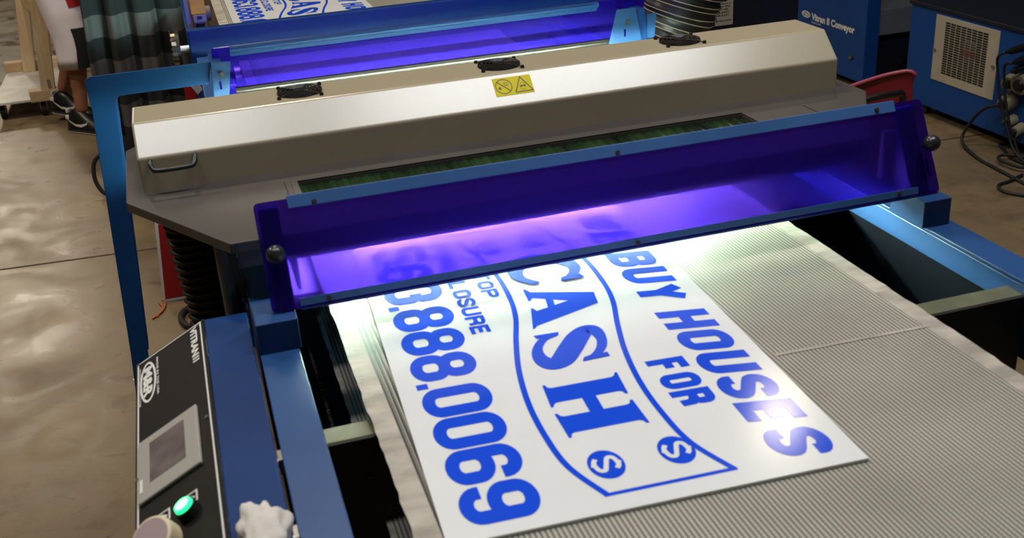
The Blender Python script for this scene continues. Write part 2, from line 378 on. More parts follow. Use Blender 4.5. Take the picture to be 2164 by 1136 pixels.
def stroke(mb, fn, pts, closed, hx, hy, ext=(True, True)):
    fn = mb.lay(fn)
    P = [Vector((p[0], p[1])) for p in pts]
    Q = [P[0]]
    for p in P[1:]:
        if (p - Q[-1]).length > 1e-6: Q.append(p)
    if closed and (Q[0] - Q[-1]).length < 1e-6: Q.pop()
    P = Q; n = len(P)
    if not closed and ext:
        for i, j in ((0, 1), (n - 1, n - 2)):
            if not ext[0 if i == 0 else 1]: continue
            d = (P[i] - P[j]).normalized()
            if abs(d.y) > .9: P[i] = P[i] + d * hy
            elif abs(d.x) > .9: P[i] = P[i] + d * hx * .9
    A, B = [], []
    for i in range(n):
        if closed or 0 < i < n - 1:
            t1 = (P[i] - P[i - 1]).normalized(); t2 = (P[(i + 1) % n] - P[i]).normalized()
        else:
            t1 = t2 = ((P[1] - P[0]) if i == 0 else (P[-1] - P[-2])).normalized()
        n1 = Vector((-t1.y, t1.x)); n2 = Vector((-t2.y, t2.x)); k = max(.35, 1 + n1.dot(n2)); nn = (n1 + n2) / k
        o = Vector((nn.x * hx, nn.y * hy)); A.append(P[i] + o); B.append(P[i] - o)
    m = n if closed else n - 1
    mb.add([fn(*p) for p in A] + [fn(*p) for p in B], [(i, (i + 1) % n, n + (i + 1) % n, n + i) for i in range(m)])
def glyph_text(mb, fn, text, x0, y0, x1, h, sx, sy, slant=0.0, gap=0.1, space=0.55, narrow={'.': .26}):
    """heavy condensed sans between x0 and x1, stems 2*sx wide, bars 2*sy thick"""
    units = sum(space if c == ' ' else narrow.get(c, 1) for c in text) + gap * (len(text) - 1)
    w = (x1 - x0) / units; x = x0
    for c in text:
        if c == ' ': x += w * (space + gap); continue
        cw = w * narrow.get(c, 1)
        if c == '.':
            s = cw
            mb.add([fn(x, y0), fn(x + s, y0), fn(x + s, y0 + s * 1.05), fn(x, y0 + s * 1.05)], [(0, 1, 2, 3)])
        else:
            for cl, pts in GL[c]:
                q = [(x + sx + p[0] * (cw - 2 * sx), y0 + sy + p[1] * (h - 2 * sy)) for p in pts]
                g = (lambda a, b, dz: fn(a + slant * (b - y0), b, dz)) if fn.__code__.co_argcount > 2 else (lambda a, b: fn(a + slant * (b - y0), b))
                e_ = tuple(p[0] in (0, 1) and abs(p[1] - r[1]) < 1e-6 or p[1] in (0, 1) and abs(p[0] - r[0]) < 1e-6 for p, r in ((pts[0], pts[1]), (pts[-1], pts[-2])))
                stroke(mb, g, q, cl, sx, sy, e_)
        x += cw + w * gap
def poly(mb, fn, pts):
    fn = mb.lay(fn); mb.add([fn(*p) for p in pts], [tuple(range(len(pts)))])
def font_text(mb, fn, text, x0, y0, x1, h, bold=0.0, slant=0.0):
    """plain lettering fitted between x0 and x1 with capital height h"""
    cu = bpy.data.curves.new('lettering', 'FONT'); cu.body = text; cu.size = 1; cu.offset = bold; cu.resolution_u = 3
    o = bpy.data.objects.new('lettering', cu); COL.objects.link(o)
    me = bpy.data.meshes.new_from_object(o)
    bpy.data.objects.remove(o)
    vs = [v.co.copy() for v in me.vertices]; fs = [tuple(p.vertices) for p in me.polygons]
    xa = min(v.x for v in vs); xb = max(v.x for v in vs); k = (x1 - x0) / (xb - xa); ky = h / 0.72
    mb.add([fn(x0 + (v.x - xa) * k + slant * v.y * ky, y0 + v.y * ky) for v in vs], fs)
    bpy.data.meshes.remove(me)
def ring(mb, fn, cx, cy, rx, ry, wx, wy, n=40):
    A = [fn(cx + rx * cos(2 * PI * i / n), cy + ry * sin(2 * PI * i / n)) for i in range(n)]
    B = [fn(cx + (rx - wx) * cos(2 * PI * i / n), cy + (ry - wy) * sin(2 * PI * i / n)) for i in range(n)]
    mb.add(A + B, [(i, (i + 1) % n, n + (i + 1) % n, n + i) for i in range(n)])
def disc(mb, fn, cx, cy, rx, ry, n=40):
    mb.add([fn(cx + rx * cos(2 * PI * i / n), cy + ry * sin(2 * PI * i / n)) for i in range(n)], [tuple(range(n))])

# ================================================================== THE SETTING
fl = struct(MB().box(-9, 12, -3, 30, -0.1, 0).build('floor', FLOOR)); fl['label'] = 'worn beige sealed concrete floor of the print shop'
jn = struct(MB().prism([(-9, 5.14, 0), (-9, 5.15, 0), (12, 3.58, 0), (12, 3.57, 0)], [(-9, 5.14, .0015), (-9, 5.15, .0015), (12, 3.58, .0015), (12, 3.57, .0015)]).build('trim_1', mat('dark_joint', (58, 48, 40), 0.8)))
jn['label'] = 'thin dark expansion joint across the concrete floor'

WALL = mat('painted_wall', (100, 96, 90), 0.8, var=0.05)
CEIL = mat('dark_roof_deck', (70, 68, 66), 0.8, var=0.1)
for nm, b in (('wall_left', (-9.1, -9, -3, 30, 0, 6.5)), ('wall_right', (12, 12.1, -3, 30, 0, 6.5)), ('wall_back', (-9, 12, 30, 30.1, 0, 6.5)), ('wall_front', (-9, 12, -3.1, -3, 0, 6.5))):
    struct(MB().box(*b).build(nm, WALL))['label'] = 'plain painted warehouse wall'
struct(MB().box(-9, 12, -3, 30, 6.5, 6.6).build('ceiling', CEIL))['label'] = 'dark roof deck high above the machines'

# ================================================================== CONVEYOR (near)
CENTER = 0.63
cv = thing('conveyor', (CENTER, 2.0, 0), 'blue steel conveyor frame carrying the mesh belt under the beige curing hood', 'conveyor')
def rail(x0, x1, inner):
    m = MB()
    m.box(x0, x1, 0.55, 3.62, 0.944, 0.950)                       # top flange
    m.box(x0, x0 + .005, 0.55, 3.62, 0.80, 0.944); m.box(x1 - .005, x1, 0.55, 3.62, 0.905 if inner else 0.80, 0.944)
    return m
m = MB().box(.026, .084, .55, 3.62, .943, .950).box(.026, .031, .55, 3.62, .78, .943).box(.079, .084, .55, 3.62, .90, .943)
m.build('side_rail', BLUE, cv, bevel=.0015)
m = MB().box(1.18, 1.24, .55, 3.62, .943, .950).box(1.235, 1.24, .55, 3.62, .78, .943).box(1.18, 1.185, .55, 3.62, .90, .943)
m.build('side_rail', BLUE, cv, bevel=.0015)
# inner side walls and pan that leave the well between belt and rail dark
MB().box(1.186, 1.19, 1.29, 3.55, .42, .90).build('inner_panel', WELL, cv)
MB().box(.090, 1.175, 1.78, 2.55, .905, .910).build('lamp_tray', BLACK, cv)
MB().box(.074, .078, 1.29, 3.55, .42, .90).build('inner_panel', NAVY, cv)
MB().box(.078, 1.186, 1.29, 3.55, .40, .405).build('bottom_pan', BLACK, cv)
MB().box(.084, 1.18, 1.255, 1.292, .918, .930).build('cross_bar', OLIVE, cv, bevel=.001)
MB().box(.084, 1.18, 1.249, 1.255, .40, .929).build('front_apron', GRIME, cv)
MB().cyl((.137, 1.245, .862), (.137, 1.249, .862), .008, seg=12).build('apron_bolt', GRIME, cv)
for x in (.05, 1.21):
    for y in (.85, 3.45):
        MB().box(x - .025, x + .025, y - .025, y + .025, 0, .80).build('leg', BLUE_DEEP, cv, bevel=.003)
for y in (1.225, 1.06):
    m = MB().box(.0205, .0262, y - .012, y + .012, .925, .947).cyl((.0235, y, .936), (.0196, y, .936), .006, seg=8)
    m.build('rail_clip', STEEL, cv)
m = MB()
for k in range(13):
    m.tube([(.112, 1.45 + k * .022 + .011 * sin(a), .82 + .016 * cos(a)) for a in [2 * PI * j / 14 for j in range(14)]], .003, 6, True)
m.build('coil_spring', BLACK_M, cv, smooth=True)
# rollers carrying the belt at either end
m = MB().cyl((.13, .62, .87), (1.0, .62, .87), .074, seg=28).cyl((.06, .62, .87), (1.2, .62, .87), .012, seg=12)
m.build('end_roller', STEEL, cv, smooth=True)
m = MB().cyl((.13, 3.50, .87), (1.0, 3.50, .87), .074, seg=28).cyl((.06, 3.50, .87), (1.2, 3.50, .87), .012, seg=12)
m.build('end_roller', STEEL, cv, smooth=True)

# belt: loop of open mesh with taped edges and dark lines by the left edge
bt = thing('conveyor_belt', (.567, 1.5, .87), 'pale open-mesh conveyor belt with taped edges under the large white sign', 'conveyor belt')
def belt_loop(x0, x1, lift=0.0, jag=0.0):
    m = MB(); r = .0765 + lift; prof = []
    ys = [.62 + (3.50 - .62) * i / 160 for i in range(161)]
    prof += [(y, .87 + r) for y in ys]
    prof += [(3.50 + r * sin(rad(a)), .87 + r * cos(rad(a))) for a in range(15, 180, 15)]
    prof += [(y, .87 - r) for y in reversed(ys)]
    prof += [(.62 - r * sin(rad(a)), .87 - r * cos(rad(a))) for a in range(15, 180, 15)]
    n = len(prof); rnd = random.Random(3)
    A = [(x0 + (rnd.uniform(-jag, jag) if jag > 0 else 0), y, z) for y, z in prof]; B = [(x1 + (rnd.uniform(jag, -jag) if jag < 0 else 0), y, z) for y, z in prof]
    m.add(A + B, [(i, (i + 1) % n, n + (i + 1) % n, n + i) for i in range(n)])
    return m
belt_loop(.155, .978).build('mesh', MESH, bt)
belt_loop(.148, .178, .0006, .0014).build('edge_tape', BELT_EDGE, bt)
belt_loop(.957, .987, .0006, -.0014).build('edge_tape', BELT_EDGE, bt)
for x in (.1785, .1855, .1925, .1995): belt_loop(x, x + .0026, .0008).build('dark_seam', GAP, bt)
MB().add([(.72, 1.205, .9475), (.965, 1.195, .9475), (.965, 1.201, .9475), (.72, 1.212, .9475)], [(0, 1, 2, 3)]).build('splice', BELT_EDGE, bt)

# ================================================================== CURING HEAD
ch = thing('curing_head', (.60, 2.13, .95), 'beige ultraviolet curing hood on a dark grey plate over the belt', 'curing machine')
zp = 1.06
outline = [(-.150, 1.971), (.012, 1.69), (1.19, 1.69), (1.30, 1.876), (1.356, 1.962), (1.356, 2.30), (1.31, 2.365), (-.105, 2.365), (-.155, 2.30)]
# plate with a slot cut for the louvre window
sl = (.151, 1.052, 1.872, 1.942)
m = MB()
def plate_at(z): return [(x, y, z) for x, y in outline]
bm = bmesh.new()
vs = [bm.verts.new((x, y, zp)) for x, y in outline]; hv = [bm.verts.new((x, y, zp)) for x, y in ((sl[0], sl[2]), (sl[1], sl[2]), (sl[1], sl[3]), (sl[0], sl[3]))]
hw = [bm.verts.new((x, y, zp)) for x, y in ((.11, 2.03), (1.066, 2.03), (1.066, 2.235), (.11, 2.235))]
ed = [bm.edges.new((vs[i], vs[(i + 1) % len(vs)])) for i in range(len(vs))] + [bm.edges.new((q[i], q[(i + 1) % 4])) for q in (hv, hw) for i in range(4)]
bmesh.ops.triangle_fill(bm, use_beauty=True, use_dissolve=False, edges=ed)
ext = bmesh.ops.extrude_face_region(bm, geom=list(bm.faces))
for g in ext['geom']:
    if isinstance(g, bmesh.types.BMVert): g.co.z -= .018
bmesh.ops.recalc_face_normals(bm, faces=bm.faces)
me = bpy.data.meshes.new('base_plate'); bm.to_mesh(me); bm.free(); me.materials.append(PLATE)
o = bpy.data.objects.new('base_plate', me); COL.objects.link(o); attach(o, ch)
md = o.modifiers.new('bevel', 'BEVEL'); md.width = .002; md.segments = 2; md.limit_method = 'ANGLE'
base_plate = o
# seams of the removable cover strip round the slot
MB().box(1.1865, 1.1885, 1.70, 1.93, zp, zp + .0006).build('seam', PRINT_K, base_plate)
MB().box(.127, .129, 1.70, 1.95, zp, zp + .0006).build('seam', PRINT_K, base_plate)
m = MB(); z0 = zp + .0004
for a, b, c, d in ((sl[0] - .012, sl[1] + .012, sl[3], sl[3] + .006), (sl[0] - .012, sl[0], sl[2], sl[3]), (sl[1], sl[1] + .012, sl[2], sl[3])): m.box(a, b, c, d, z0, z0 + .0012)
m.build('slot_frame', PLATE, base_plate)
# corrugated louvre glass in the slot
LOUVRE = mat('lamp_green_louvre', (20, 38, 27), 0.16, metal=0.6, rgb2=(64, 98, 56), vscale=3, stretch=(6, 1, 1))  # greenish lamp light on the fins put into the colour
m = MB()
nx = 420
def lv(u, v):
    x = sl[0] + u * (sl[1] - sl[0]); return (x, sl[2] + v * (sl[3] - sl[2]), zp - .008 + .0014 * sin(2 * PI * x / .021) + .0008 * sin(2 * PI * x / .0077))
m.sheet(lv, nx, 2); m.build('louvre', LOUVRE, ch, smooth='all')
# lamp chamber under the plate, lamp tubes, an added rear tube and light baffle
for nm, b in (('light_skirt', (.02, 1.185, 1.692, 1.698, 1.014, 1.042)), ('chamber_wall', (.108, .114, 1.698, 2.36, .956, 1.042)), ('chamber_wall', (1.064, 1.070, 1.90, 2.36, .956, 1.042))):
    MB().box(*b).build(nm, PLATE, ch)
MB().cyl((.14, 2.07, 1.074), (1.04, 2.07, 1.074), .011, seg=16).build('lamp_tube', LAMP, ch, smooth=True)
MB().cyl((.14, 2.195, 1.074), (1.04, 2.195, 1.074), .011, seg=16).build('lamp_tube', LAMP, ch, smooth=True)
MB().cyl((.14, 2.285, 1.018), (1.04, 2.285, 1.018), .011, seg=16).build('lamp_tube', LAMP_REAR_ADDED, ch, smooth=True)  # tube added to brighten the rear shield and belt
MB().box(.112, 1.062, 2.240, 2.244, .985, 1.0415).build('added_baffle', STEEL, ch)  # baffle added to keep the rear tube's light off the front
# hood
hx0, hx1 = -.12, 1.318
prof = [(2.015, zp), (2.015, 1.122), (2.072, 1.175), (2.192, 1.175), (2.249, 1.122), (2.249, zp)]
hm_ = MB().prism([(hx0, y, z) for y, z in prof], [(hx1, y, z) for y, z in prof])
hm_.f = [f for f in hm_.f if len({round(hm_.v[i][2], 4) for i in f}) > 1 or hm_.v[f[0]][2] > zp + .01]; hm_.mi = [0] * len(hm_.f)   # open underneath
hood = hm_.build('hood', BEIGE, ch, bevel=.004, seg=3)
# handles
for hx in (-.098,):
    pts = catmull([(hx, 2.017, 1.117), (hx, 1.998, 1.116), (hx + .003, 1.988, 1.110), (hx + .012, 1.984, 1.106), (hx + .066, 1.984, 1.106), (hx + .076, 1.988, 1.110), (hx + .079, 1.998, 1.116), (hx + .079, 2.017, 1.117)], 5)
    MB().tube(pts, .0042, 10).build('handle', HANDLE, hood, smooth=True)
# cooling fan grilles
for fx in (.196, .602, 1.005):
    c = Vector((fx, 2.134, 1.1755)); m = MB()
    for k, r in enumerate((.042, .0345, .027, .0195)):
        m.tube([c + Vector((r * cos(a), r * sin(a), .004 - .0 * k)) for a in [2 * PI * j / 36 for j in range(36)]], .0017, 6, True)
    for a in (40, 130, 220, 310):
        d = Vector((cos(rad(a)), sin(rad(a)), 0)); m.tube([c + d * .014 + Vector((0, 0, .0045)), c + d * .042 + Vector((0, 0, .0045)), c + d * .056 + Vector((0, 0, .0015))], .0014, 6)
        m.cyl(c + d * .057, c + d * .057 + Vector((0, 0, .005)), .0042, .0034, 10)
    m.cyl(c + Vector((0, 0, .002)), c + Vector((0, 0, .0052)), .0135, seg=20)
    g = m.build('fan_guard', BLACK_M, hood, smooth=True)
    m = MB().cyl(c + Vector((0, 0, .0003)), c + Vector((0, 0, .0012)), .0435, seg=40)
    m.build('fan_opening', PRINT_K, g)
    m = MB()
    for k in range(7):
        a = 2 * PI * k / 7; p = lambda r, da, z: c + Vector((r * cos(a + da), r * sin(a + da), z))
        m.add([p(.013, -.1, .0014), p(.040, -.05, .0014), p(.040, .45, .003), p(.013, .5, .003)], [(0, 1, 2, 3)])
    m.build('fan_blade', BLACK, g)
# warning sticker on the sloping face
ta = Vector((0, 2.015, 1.122)); tt = (Vector((0, 2.072, 1.175)) - ta).normalized(); tn = Vector((1, 0, 0)).cross(tt)
def slope(x, s, d=.0006): return ta + Vector((x, 0, 0)) + tt * s + tn * d
stk = MB().prism([slope(.565, .0248, .0002), slope(.644, .0248, .0002), slope(.644, .0665, .0002), slope(.565, .0665, .0002)], [slope(.565, .0248), slope(.644, .0248), slope(.644, .0665), slope(.565, .0665)]).build('warning_label', YELLOW, hood)
stk['label'] = 'yellow warning sticker with a crossed circle and a triangle'
m = MB(); f2 = lambda x, s: slope(x, s, .0009)
ring(m, f2, .5850, .0460, .0172, .0172, .0014, .0014)
stroke(m, f2, [(.5850 - .0115, .0460 + .0115), (.5850 + .0115, .0460 - .0115)], False, .0008, .0008, False)
for k in range(9):
    a = 2 * PI * k / 9; stroke(m, f2, [(.5905 + .0042 * cos(a), .0512 + .0042 * sin(a)), (.5905 + .0062 * cos(a), .0512 + .0062 * sin(a))], False, .0004, .0004, False)
ring(m, f2, .5905, .0512, .0032, .0032, .0006, .0006, 20)
poly(m, f2, [(.573, .042), (.576, .046), (.5785, .0455), (.579, .039), (.577, .041), (.5755, .0395)])
T = [(.6060, .0295), (.6420, .0300), (.6225, .0635)]
stroke(m, f2, T, True, .0009, .0009, False)
ring(m, f2, .6238, .0420, .0060, .0088, .0005, .0005, 24)
poly(m, f2, [(.6180, .0440), (.6296, .0440), (.6290, .0408), (.6252, .0408), (.6242, .0425), (.6232, .0408), (.6190, .0408)])
m.build('symbol', PRINT_K, stk)
# supports of the plate
for x in (-.003, 1.27):
    MB().cyl((x, 1.76, 0), (x, 1.76, zp - .018), .0115, seg=18).build('support_leg', GREY_TUBE, ch, smooth=True)
    MB().cyl((x, 2.34, 0), (x, 2.34, zp - .018), .0115, seg=18).build('support_leg', GREY_TUBE, ch, smooth=True)
MB().obox((.055, 1.79, .85), Vector((.33, 0, -1)).normalized(), (0, 1, 0), Vector((1, 0, .33)).normalized(), .20, .004, .012).build('brace', GREY_TUBE, ch)

# ================================================================== FRONT LIGHT SHIELD
fs = thing('light_shield', (CENTER, 1.52, .95), 'near violet acrylic light shield with two blue rails across the belt', 'light shield', 'violet light shields')
B0 = Vector((0, 1.527, 1.002)); pt = (Vector((0, 1.603, 1.150)) - B0).normalized(); pn = Vector((1, 0, 0)).cross(pt)   # pn faces the viewer
if pn.y > 0: pn = -pn
def sh(x, h, d=0.0): return B0 + Vector((x, 0, 0)) + pt * h + pn * d
def shbox(m, x0, x1, h0, h1, d0, d1):
    return m.prism([sh(x0, h0, d0), sh(x1, h0, d0), sh(x1, h1, d0), sh(x0, h1, d0)], [sh(x0, h0, d1), sh(x1, h0, d1), sh(x1, h1, d1), sh(x0, h1, d1)])
def rounded(x0, x1, h0, h1, r):
    return [(x1 - r + r * cos(rad(a)), h1 - r + r * sin(rad(a))) for a in range(0, 91, 15)] + [(x0 + r + r * cos(rad(a)), h1 - r + r * sin(rad(a))) for a in range(90, 181, 15)] + \
           [(x0 + r + r * cos(rad(a)), h0 + r + r * sin(rad(a))) for a in range(180, 271, 15)] + [(x1 - r + r * cos(rad(a)), h0 + r + r * sin(rad(a))) for a in range(270, 361, 15)]
R_ = rounded(.054, 1.220, 0.0, .1672, .008)
panel = MB().prism([sh(x, h, -.0015) for x, h in R_], [sh(x, h, .0015) for x, h in R_]).build('acrylic_panel', ACRYL, fs)
shbox(MB(), .105, 1.163, .1516, .1714, .0016, .0052).build('top_rail', BLUE_RAIL, fs, bevel=.0008)
def turned(x): a = sh(x, .0150, .0016); b = sh(x, .0150, .0052); return [a, b, b + Vector((0, -.003, -.0185)), b + Vector((0, .0015, -.0185)), a + Vector((0, .001, -.008))]
MB().prism(turned(.097), turned(1.177)).build('bottom_rail', BLUE_RAIL, fs, bevel=.0006)
for x, h in ((.145, .1562), (.641, .1567), (1.126, .1597), (.141, .0080), (.646, .0058), (1.138, .0100)):
    MB().cyl(sh(x, h, .0052), sh(x, h, .0085), .0042, .0034, 10).build('screw', RUSTY, fs)
for x in (.0735, 1.209):
    c = sh(x, .085, .022); m = MB()
    m.cyl(sh(x, .085, .0015), sh(x, .085, .012), .007, .0075, 16)
    o = m.ball(c, .0145, seg=20, rings=14).build('clamp_knob', KNOB, fs, smooth='all')
# folded blue brackets standing on the rails and carrying the sheet
for x0, x1 in ((.026, .088), (1.171, 1.226)):
    prof = [(1.500, .950), (1.500, 1.000), (1.531, 1.000), (1.58, 1.000), (1.60, .950)]
    MB().prism([(x0, y, z) for y, z in prof], [(x1, y, z) for y, z in prof]).build('bracket', BLUE, fs, bevel=.0015)
    xa, xb = (.060, .090) if x0 < .5 else (1.168, 1.205)
    prof = [(1.532, 1.000), (1.603, 1.140), (1.613, 1.140), (1.570, 1.000)]
    MB().prism([(xa, y, z) for y, z in prof], [(xb, y, z) for y, z in prof]).build('upright', BLUE, fs, bevel=.001)
for x in (.070, 1.205):
    shbox(MB(), x - .0028, x + .0028, .030, .062, .0016, .0022).build('slot', ACRYL, fs)

# ================================================================== REAR LIGHT SHIELD
rs = thing('light_shield', (CENTER, 2.62, .95), 'far violet acrylic light shield behind the beige hood', 'light shield', 'violet light shields')
C0 = Vector((0, 2.6924, 1.000)); ct = (Vector((0, 2.600, 1.183)) - C0).normalized(); cn = ct.cross(Vector((1, 0, 0)))
if cn.y > 0: cn = -cn
def rh(x, h, d=0.0): return C0 + Vector((x, 0, 0)) + ct * h + cn * d
def rbox(m, x0, x1, h0, h1, d0, d1):
    return m.prism([rh(x0, h0, d0), rh(x1, h0, d0), rh(x1, h1, d0), rh(x0, h1, d0)], [rh(x0, h0, d1), rh(x1, h0, d1), rh(x1, h1, d1), rh(x0, h1, d1)])
R2 = rounded(.053, 1.13, 0.0, .2055, .006)
MB().prism([rh(x, h, -.0015) for x, h in R2], [rh(x, h, .0015) for x, h in R2]).build('acrylic_panel', ACRYL_C, rs)
m = rbox(MB(), .094, 1.00, .180, .192, .0016, .004); m.cyl(rh(.094, .200, .004), rh(1.00, .200, .004), .0075, seg=14)
m.build('top_rail', BLUE_DEEP, rs, smooth=True)
MB().cyl((.092, 2.565, 1.088), (1.13, 2.565, 1.088), .0085, seg=14).build('bottom_rail', BLACK_M, rs, smooth=True)  # unlit side of the rail, its shade put into the black
for ring_ in ([(.047, 1.163), (.090, 1.160), (.074, 1.075), (.041, 1.075)], [(1.031, 1.168), (1.079, 1.168), (1.098, 1.075), (1.004, 1.075)]):
    xs = [p[0] for p in ring_]
    br = MB().prism([(x, 2.548, z) for x, z in ring_], [(x, 2.552, z) for x, z in ring_]).build('bracket', BLUE, rs)
    cx = sum(xs) / 4
    MB().cyl((cx + .004, 2.548, 1.135), (cx + .004, 2.543, 1.135), .0055, seg=10).build('bolt', STEEL, br)
    MB().box(cx - .005, cx - .0005, 2.5465, 2.548, 1.100, 1.118).build('slot', ACRYL_C, br)
for x in (.058, 1.10):
    MB().box(x - .012, x + .012, 2.553, 2.66, .950, 1.16).build('end_post', BLUE_DEEP, rs, bevel=.0015)
MB().prism([(1.096, 2.556, 1.086), (1.134, 2.556, 1.086), (1.140, 2.556, 1.147), (1.094, 2.556, 1.143)], [(1.096, 2.560, 1.086), (1.134, 2.560, 1.086), (1.140, 2.560, 1.147), (1.094, 2.560, 1.143)]).build('side_wing', BLUE, rs)

# ================================================================== LEFT SUPPORT FRAME
sf = thing('support_frame', (-.28, 2.56, 0), 'tall blue sheet-steel bracket post at the left of the beige hood', 'support post')
arm = [(-.226, 1.150), (-.222, 1.158), (-.214, 1.163), (.047, 1.163), (.036, 1.113), (-.160, 1.113), (-.170, 1.104), (-.2185, .48), (-.256, 0.0), (-.298, 0.0), (-.2590, .48), (-.2240, 1.09)]
MB().prism([(x, 2.558, z) for x, z in arm], [(x, 2.562, z) for x, z in arm]).build('bracket_plate', BLUE_POST, sf, bevel=.001)
MB().prism([(.036, 2.562, 1.113), (-.160, 2.562, 1.113), (-.160, 2.562, 1.117), (.036, 2.562, 1.117)], [(.036, 2.59, 1.113), (-.160, 2.59, 1.113), (-.160, 2.59, 1.117), (.036, 2.59, 1.117)]).build('arm_flange', BLUE, sf)
MB().prism([(-.172, 2.562, 1.10), (-.168, 2.562, 1.10), (-.2165, 2.562, .48), (-.2205, 2.562, .48)], [(-.172, 2.60, 1.10), (-.168, 2.60, 1.10), (-.2165, 2.60, .48), (-.2205, 2.60, .48)]).build('post_flange', BLUE_POST, sf)
MB().box(-.32, -.23, 2.53, 2.62, 0, .006).build('foot_plate', BLUE_POST, sf)

# ================================================================== EXHAUST HOSES
def hose_mesh(path, r, pitch, depth, seg=28):
    pts = catmull(path, 40); L = 0; d = [0]
    for i in range(1, len(pts)): L += (pts[i] - pts[i - 1]).length; d.append(L)
    n = int(L / pitch * 8); res = []; rr = []
    j = 0
    for k in range(n + 1):
        s = L * k / n
        while j < len(d) - 2 and d[j + 1] < s: j += 1
        t = (s - d[j]) / max(1e-9, d[j + 1] - d[j]); res.append(pts[j].lerp(pts[j + 1], t)); rr.append(r + depth * cos(2 * PI * s / pitch))
    return MB().tube(res, rr, seg)
hm = hose_mesh([(-.046, 2.02, 1.038), (-.043, 2.02, .95), (-.031, 2.0, .80), (-.031, 1.98, .6), (-.031, 1.98, .0)], .051, .0165, .004)
tag(hm.build('exhaust_hose', RUBBER, smooth='all'), 'thick black ribbed hose hanging under the dark grey plate beside the control box', 'hose')

# ================================================================== CONTROL BOX
cb = thing('control_box', (-.07, 1.25, 0), 'blue control box with black faceplate and touchscreen at the left of the belt', 'control box')
prof = [(.019, .955), (-.047, .955), (-.163, .8945), (-.163, .80), (.019, .80)]
MB().prism([(x, 1.652, z) for x, z in prof], [(x, .80, z) for x, z in prof]).build('housing', BLUE_DEEP, cb, bevel=.002)
MB().box(-.11, -.03, 1.05, 1.35, 0, .80).build('pedestal', BLUE_DEEP, cb)
PA = Vector((-.162, 1.65, .895)); pu = (Vector((-.048, 1.65, .955)) - PA).normalized(); pr = Vector((0, -1, 0)); pn2 = pr.cross(pu)
def pf(r, h, d=.0015): return PA + pr * r + pu * h + pn2 * d
def pbox(m, r0, r1, h0, h1, d0, d1):
    return m.prism([pf(r0, h0, d0), pf(r1, h0, d0), pf(r1, h1, d0), pf(r0, h1, d0)], [pf(r0, h0, d1), pf(r1, h0, d1), pf(r1, h1, d1), pf(r0, h1, d1)])
fp = pbox(MB(), 0, .84, .0, .129, .0005, .0025).build('faceplate', PANEL_K, cb)
m = MB(); f3 = lambda a, b: pf(a, b, .0028)
stroke(m, f3, [(.004, .0045), (.836, .0045), (.836, .1225), (.004, .1225)], True, .0013, .0013, False)
m.build('border_line', PRINT_W, fp)
m = MB(); font_text(m, f3, 'VITRAN', .006, .1035, .105, .0115, .045); stroke(m, f3, [(.112, .1035), (.112, .115)], False, .0022, 0, False); stroke(m, f3, [(.121, .1035), (.121, .115)], False, .0022, 0, False)
m.build('lettering', PRINT_W, fp)
m = MB(); ring(m, f3, .0815, .0225, .064, .0150, .0065, .0036); font_text(m, f3, 'M&R', .034, .0145, .129, .0155, .05); m.build('emblem', PRINT_W, fp)
m = MB(); font_text(m, f3, 'MADE IN THE USA', .021, .0385, .142, .0034, .03); m.build('lettering', PRINT_W, fp); m = MB(); font_text(m, f3, 'WWW.MRPRINT.COM', .022, .0062, .143, .0032, .01); m.build('lettering', PRINT_W, fp)
bz = pbox(MB(), .256, .406, .008, .105, .0025, .0085).build('touchscreen', BEZEL, cb, bevel=.002)
pbox(MB(), .276, .374, .0277, .084, .0086, .0088).build('display', SCREEN, bz)
pbox(MB(), .355, .385, .012, .016, .0085, .0090).build('badge', PRINT_W, bz)
MB().cyl(pf(.268, .030, .0085), pf(.268, .030, .0092), .0012, seg=8).build('indicator', mat('yellow_led', (230, 230, 40), .4), bz)
for r_, h_ in ((.005, .005), (.012, .118), (.30, .1165), (.335, .0035)): MB().cyl(pf(r_, h_, .0025), pf(r_, h_, .004), .0030, seg=10).build('panel_screw', STEEL, fp)
# lit green push button with its engraved plate
bc = (.4915, .0815)
pb = MB().cyl(pf(*bc, .0025), pf(*bc, .016), .0155, .0145, 28).build('push_button', BLACK, cb, smooth=True)
MB().cyl(pf(*bc, .016), pf(*bc, .0205), .0122, .0112, 28).build('lit_cap', GREEN_BTN, pb, smooth=True)
MB().cyl(pf(*bc, .0205), pf(*bc, .0208), .0092, seg=24).build('lens', GREEN_GLOW, pb)
for (r_, h_) in ((.460, .0835), (.4585, .043)):
    m = MB(); stroke(m, f3, [(r_ - .009, h_ - .008), (r_ + .012, h_ - .008), (r_ + .012, h_ + .008), (r_ - .009, h_ + .008)], True, .0012, .0012, False)
    stroke(m, f3, [(r_ - .005, h_ - .004), (r_ + .003, h_ + .004), (r_ + .009, h_ - .003)], False, .0013, .0013, False)
    m.build('symbol', PRINT_W, fp)

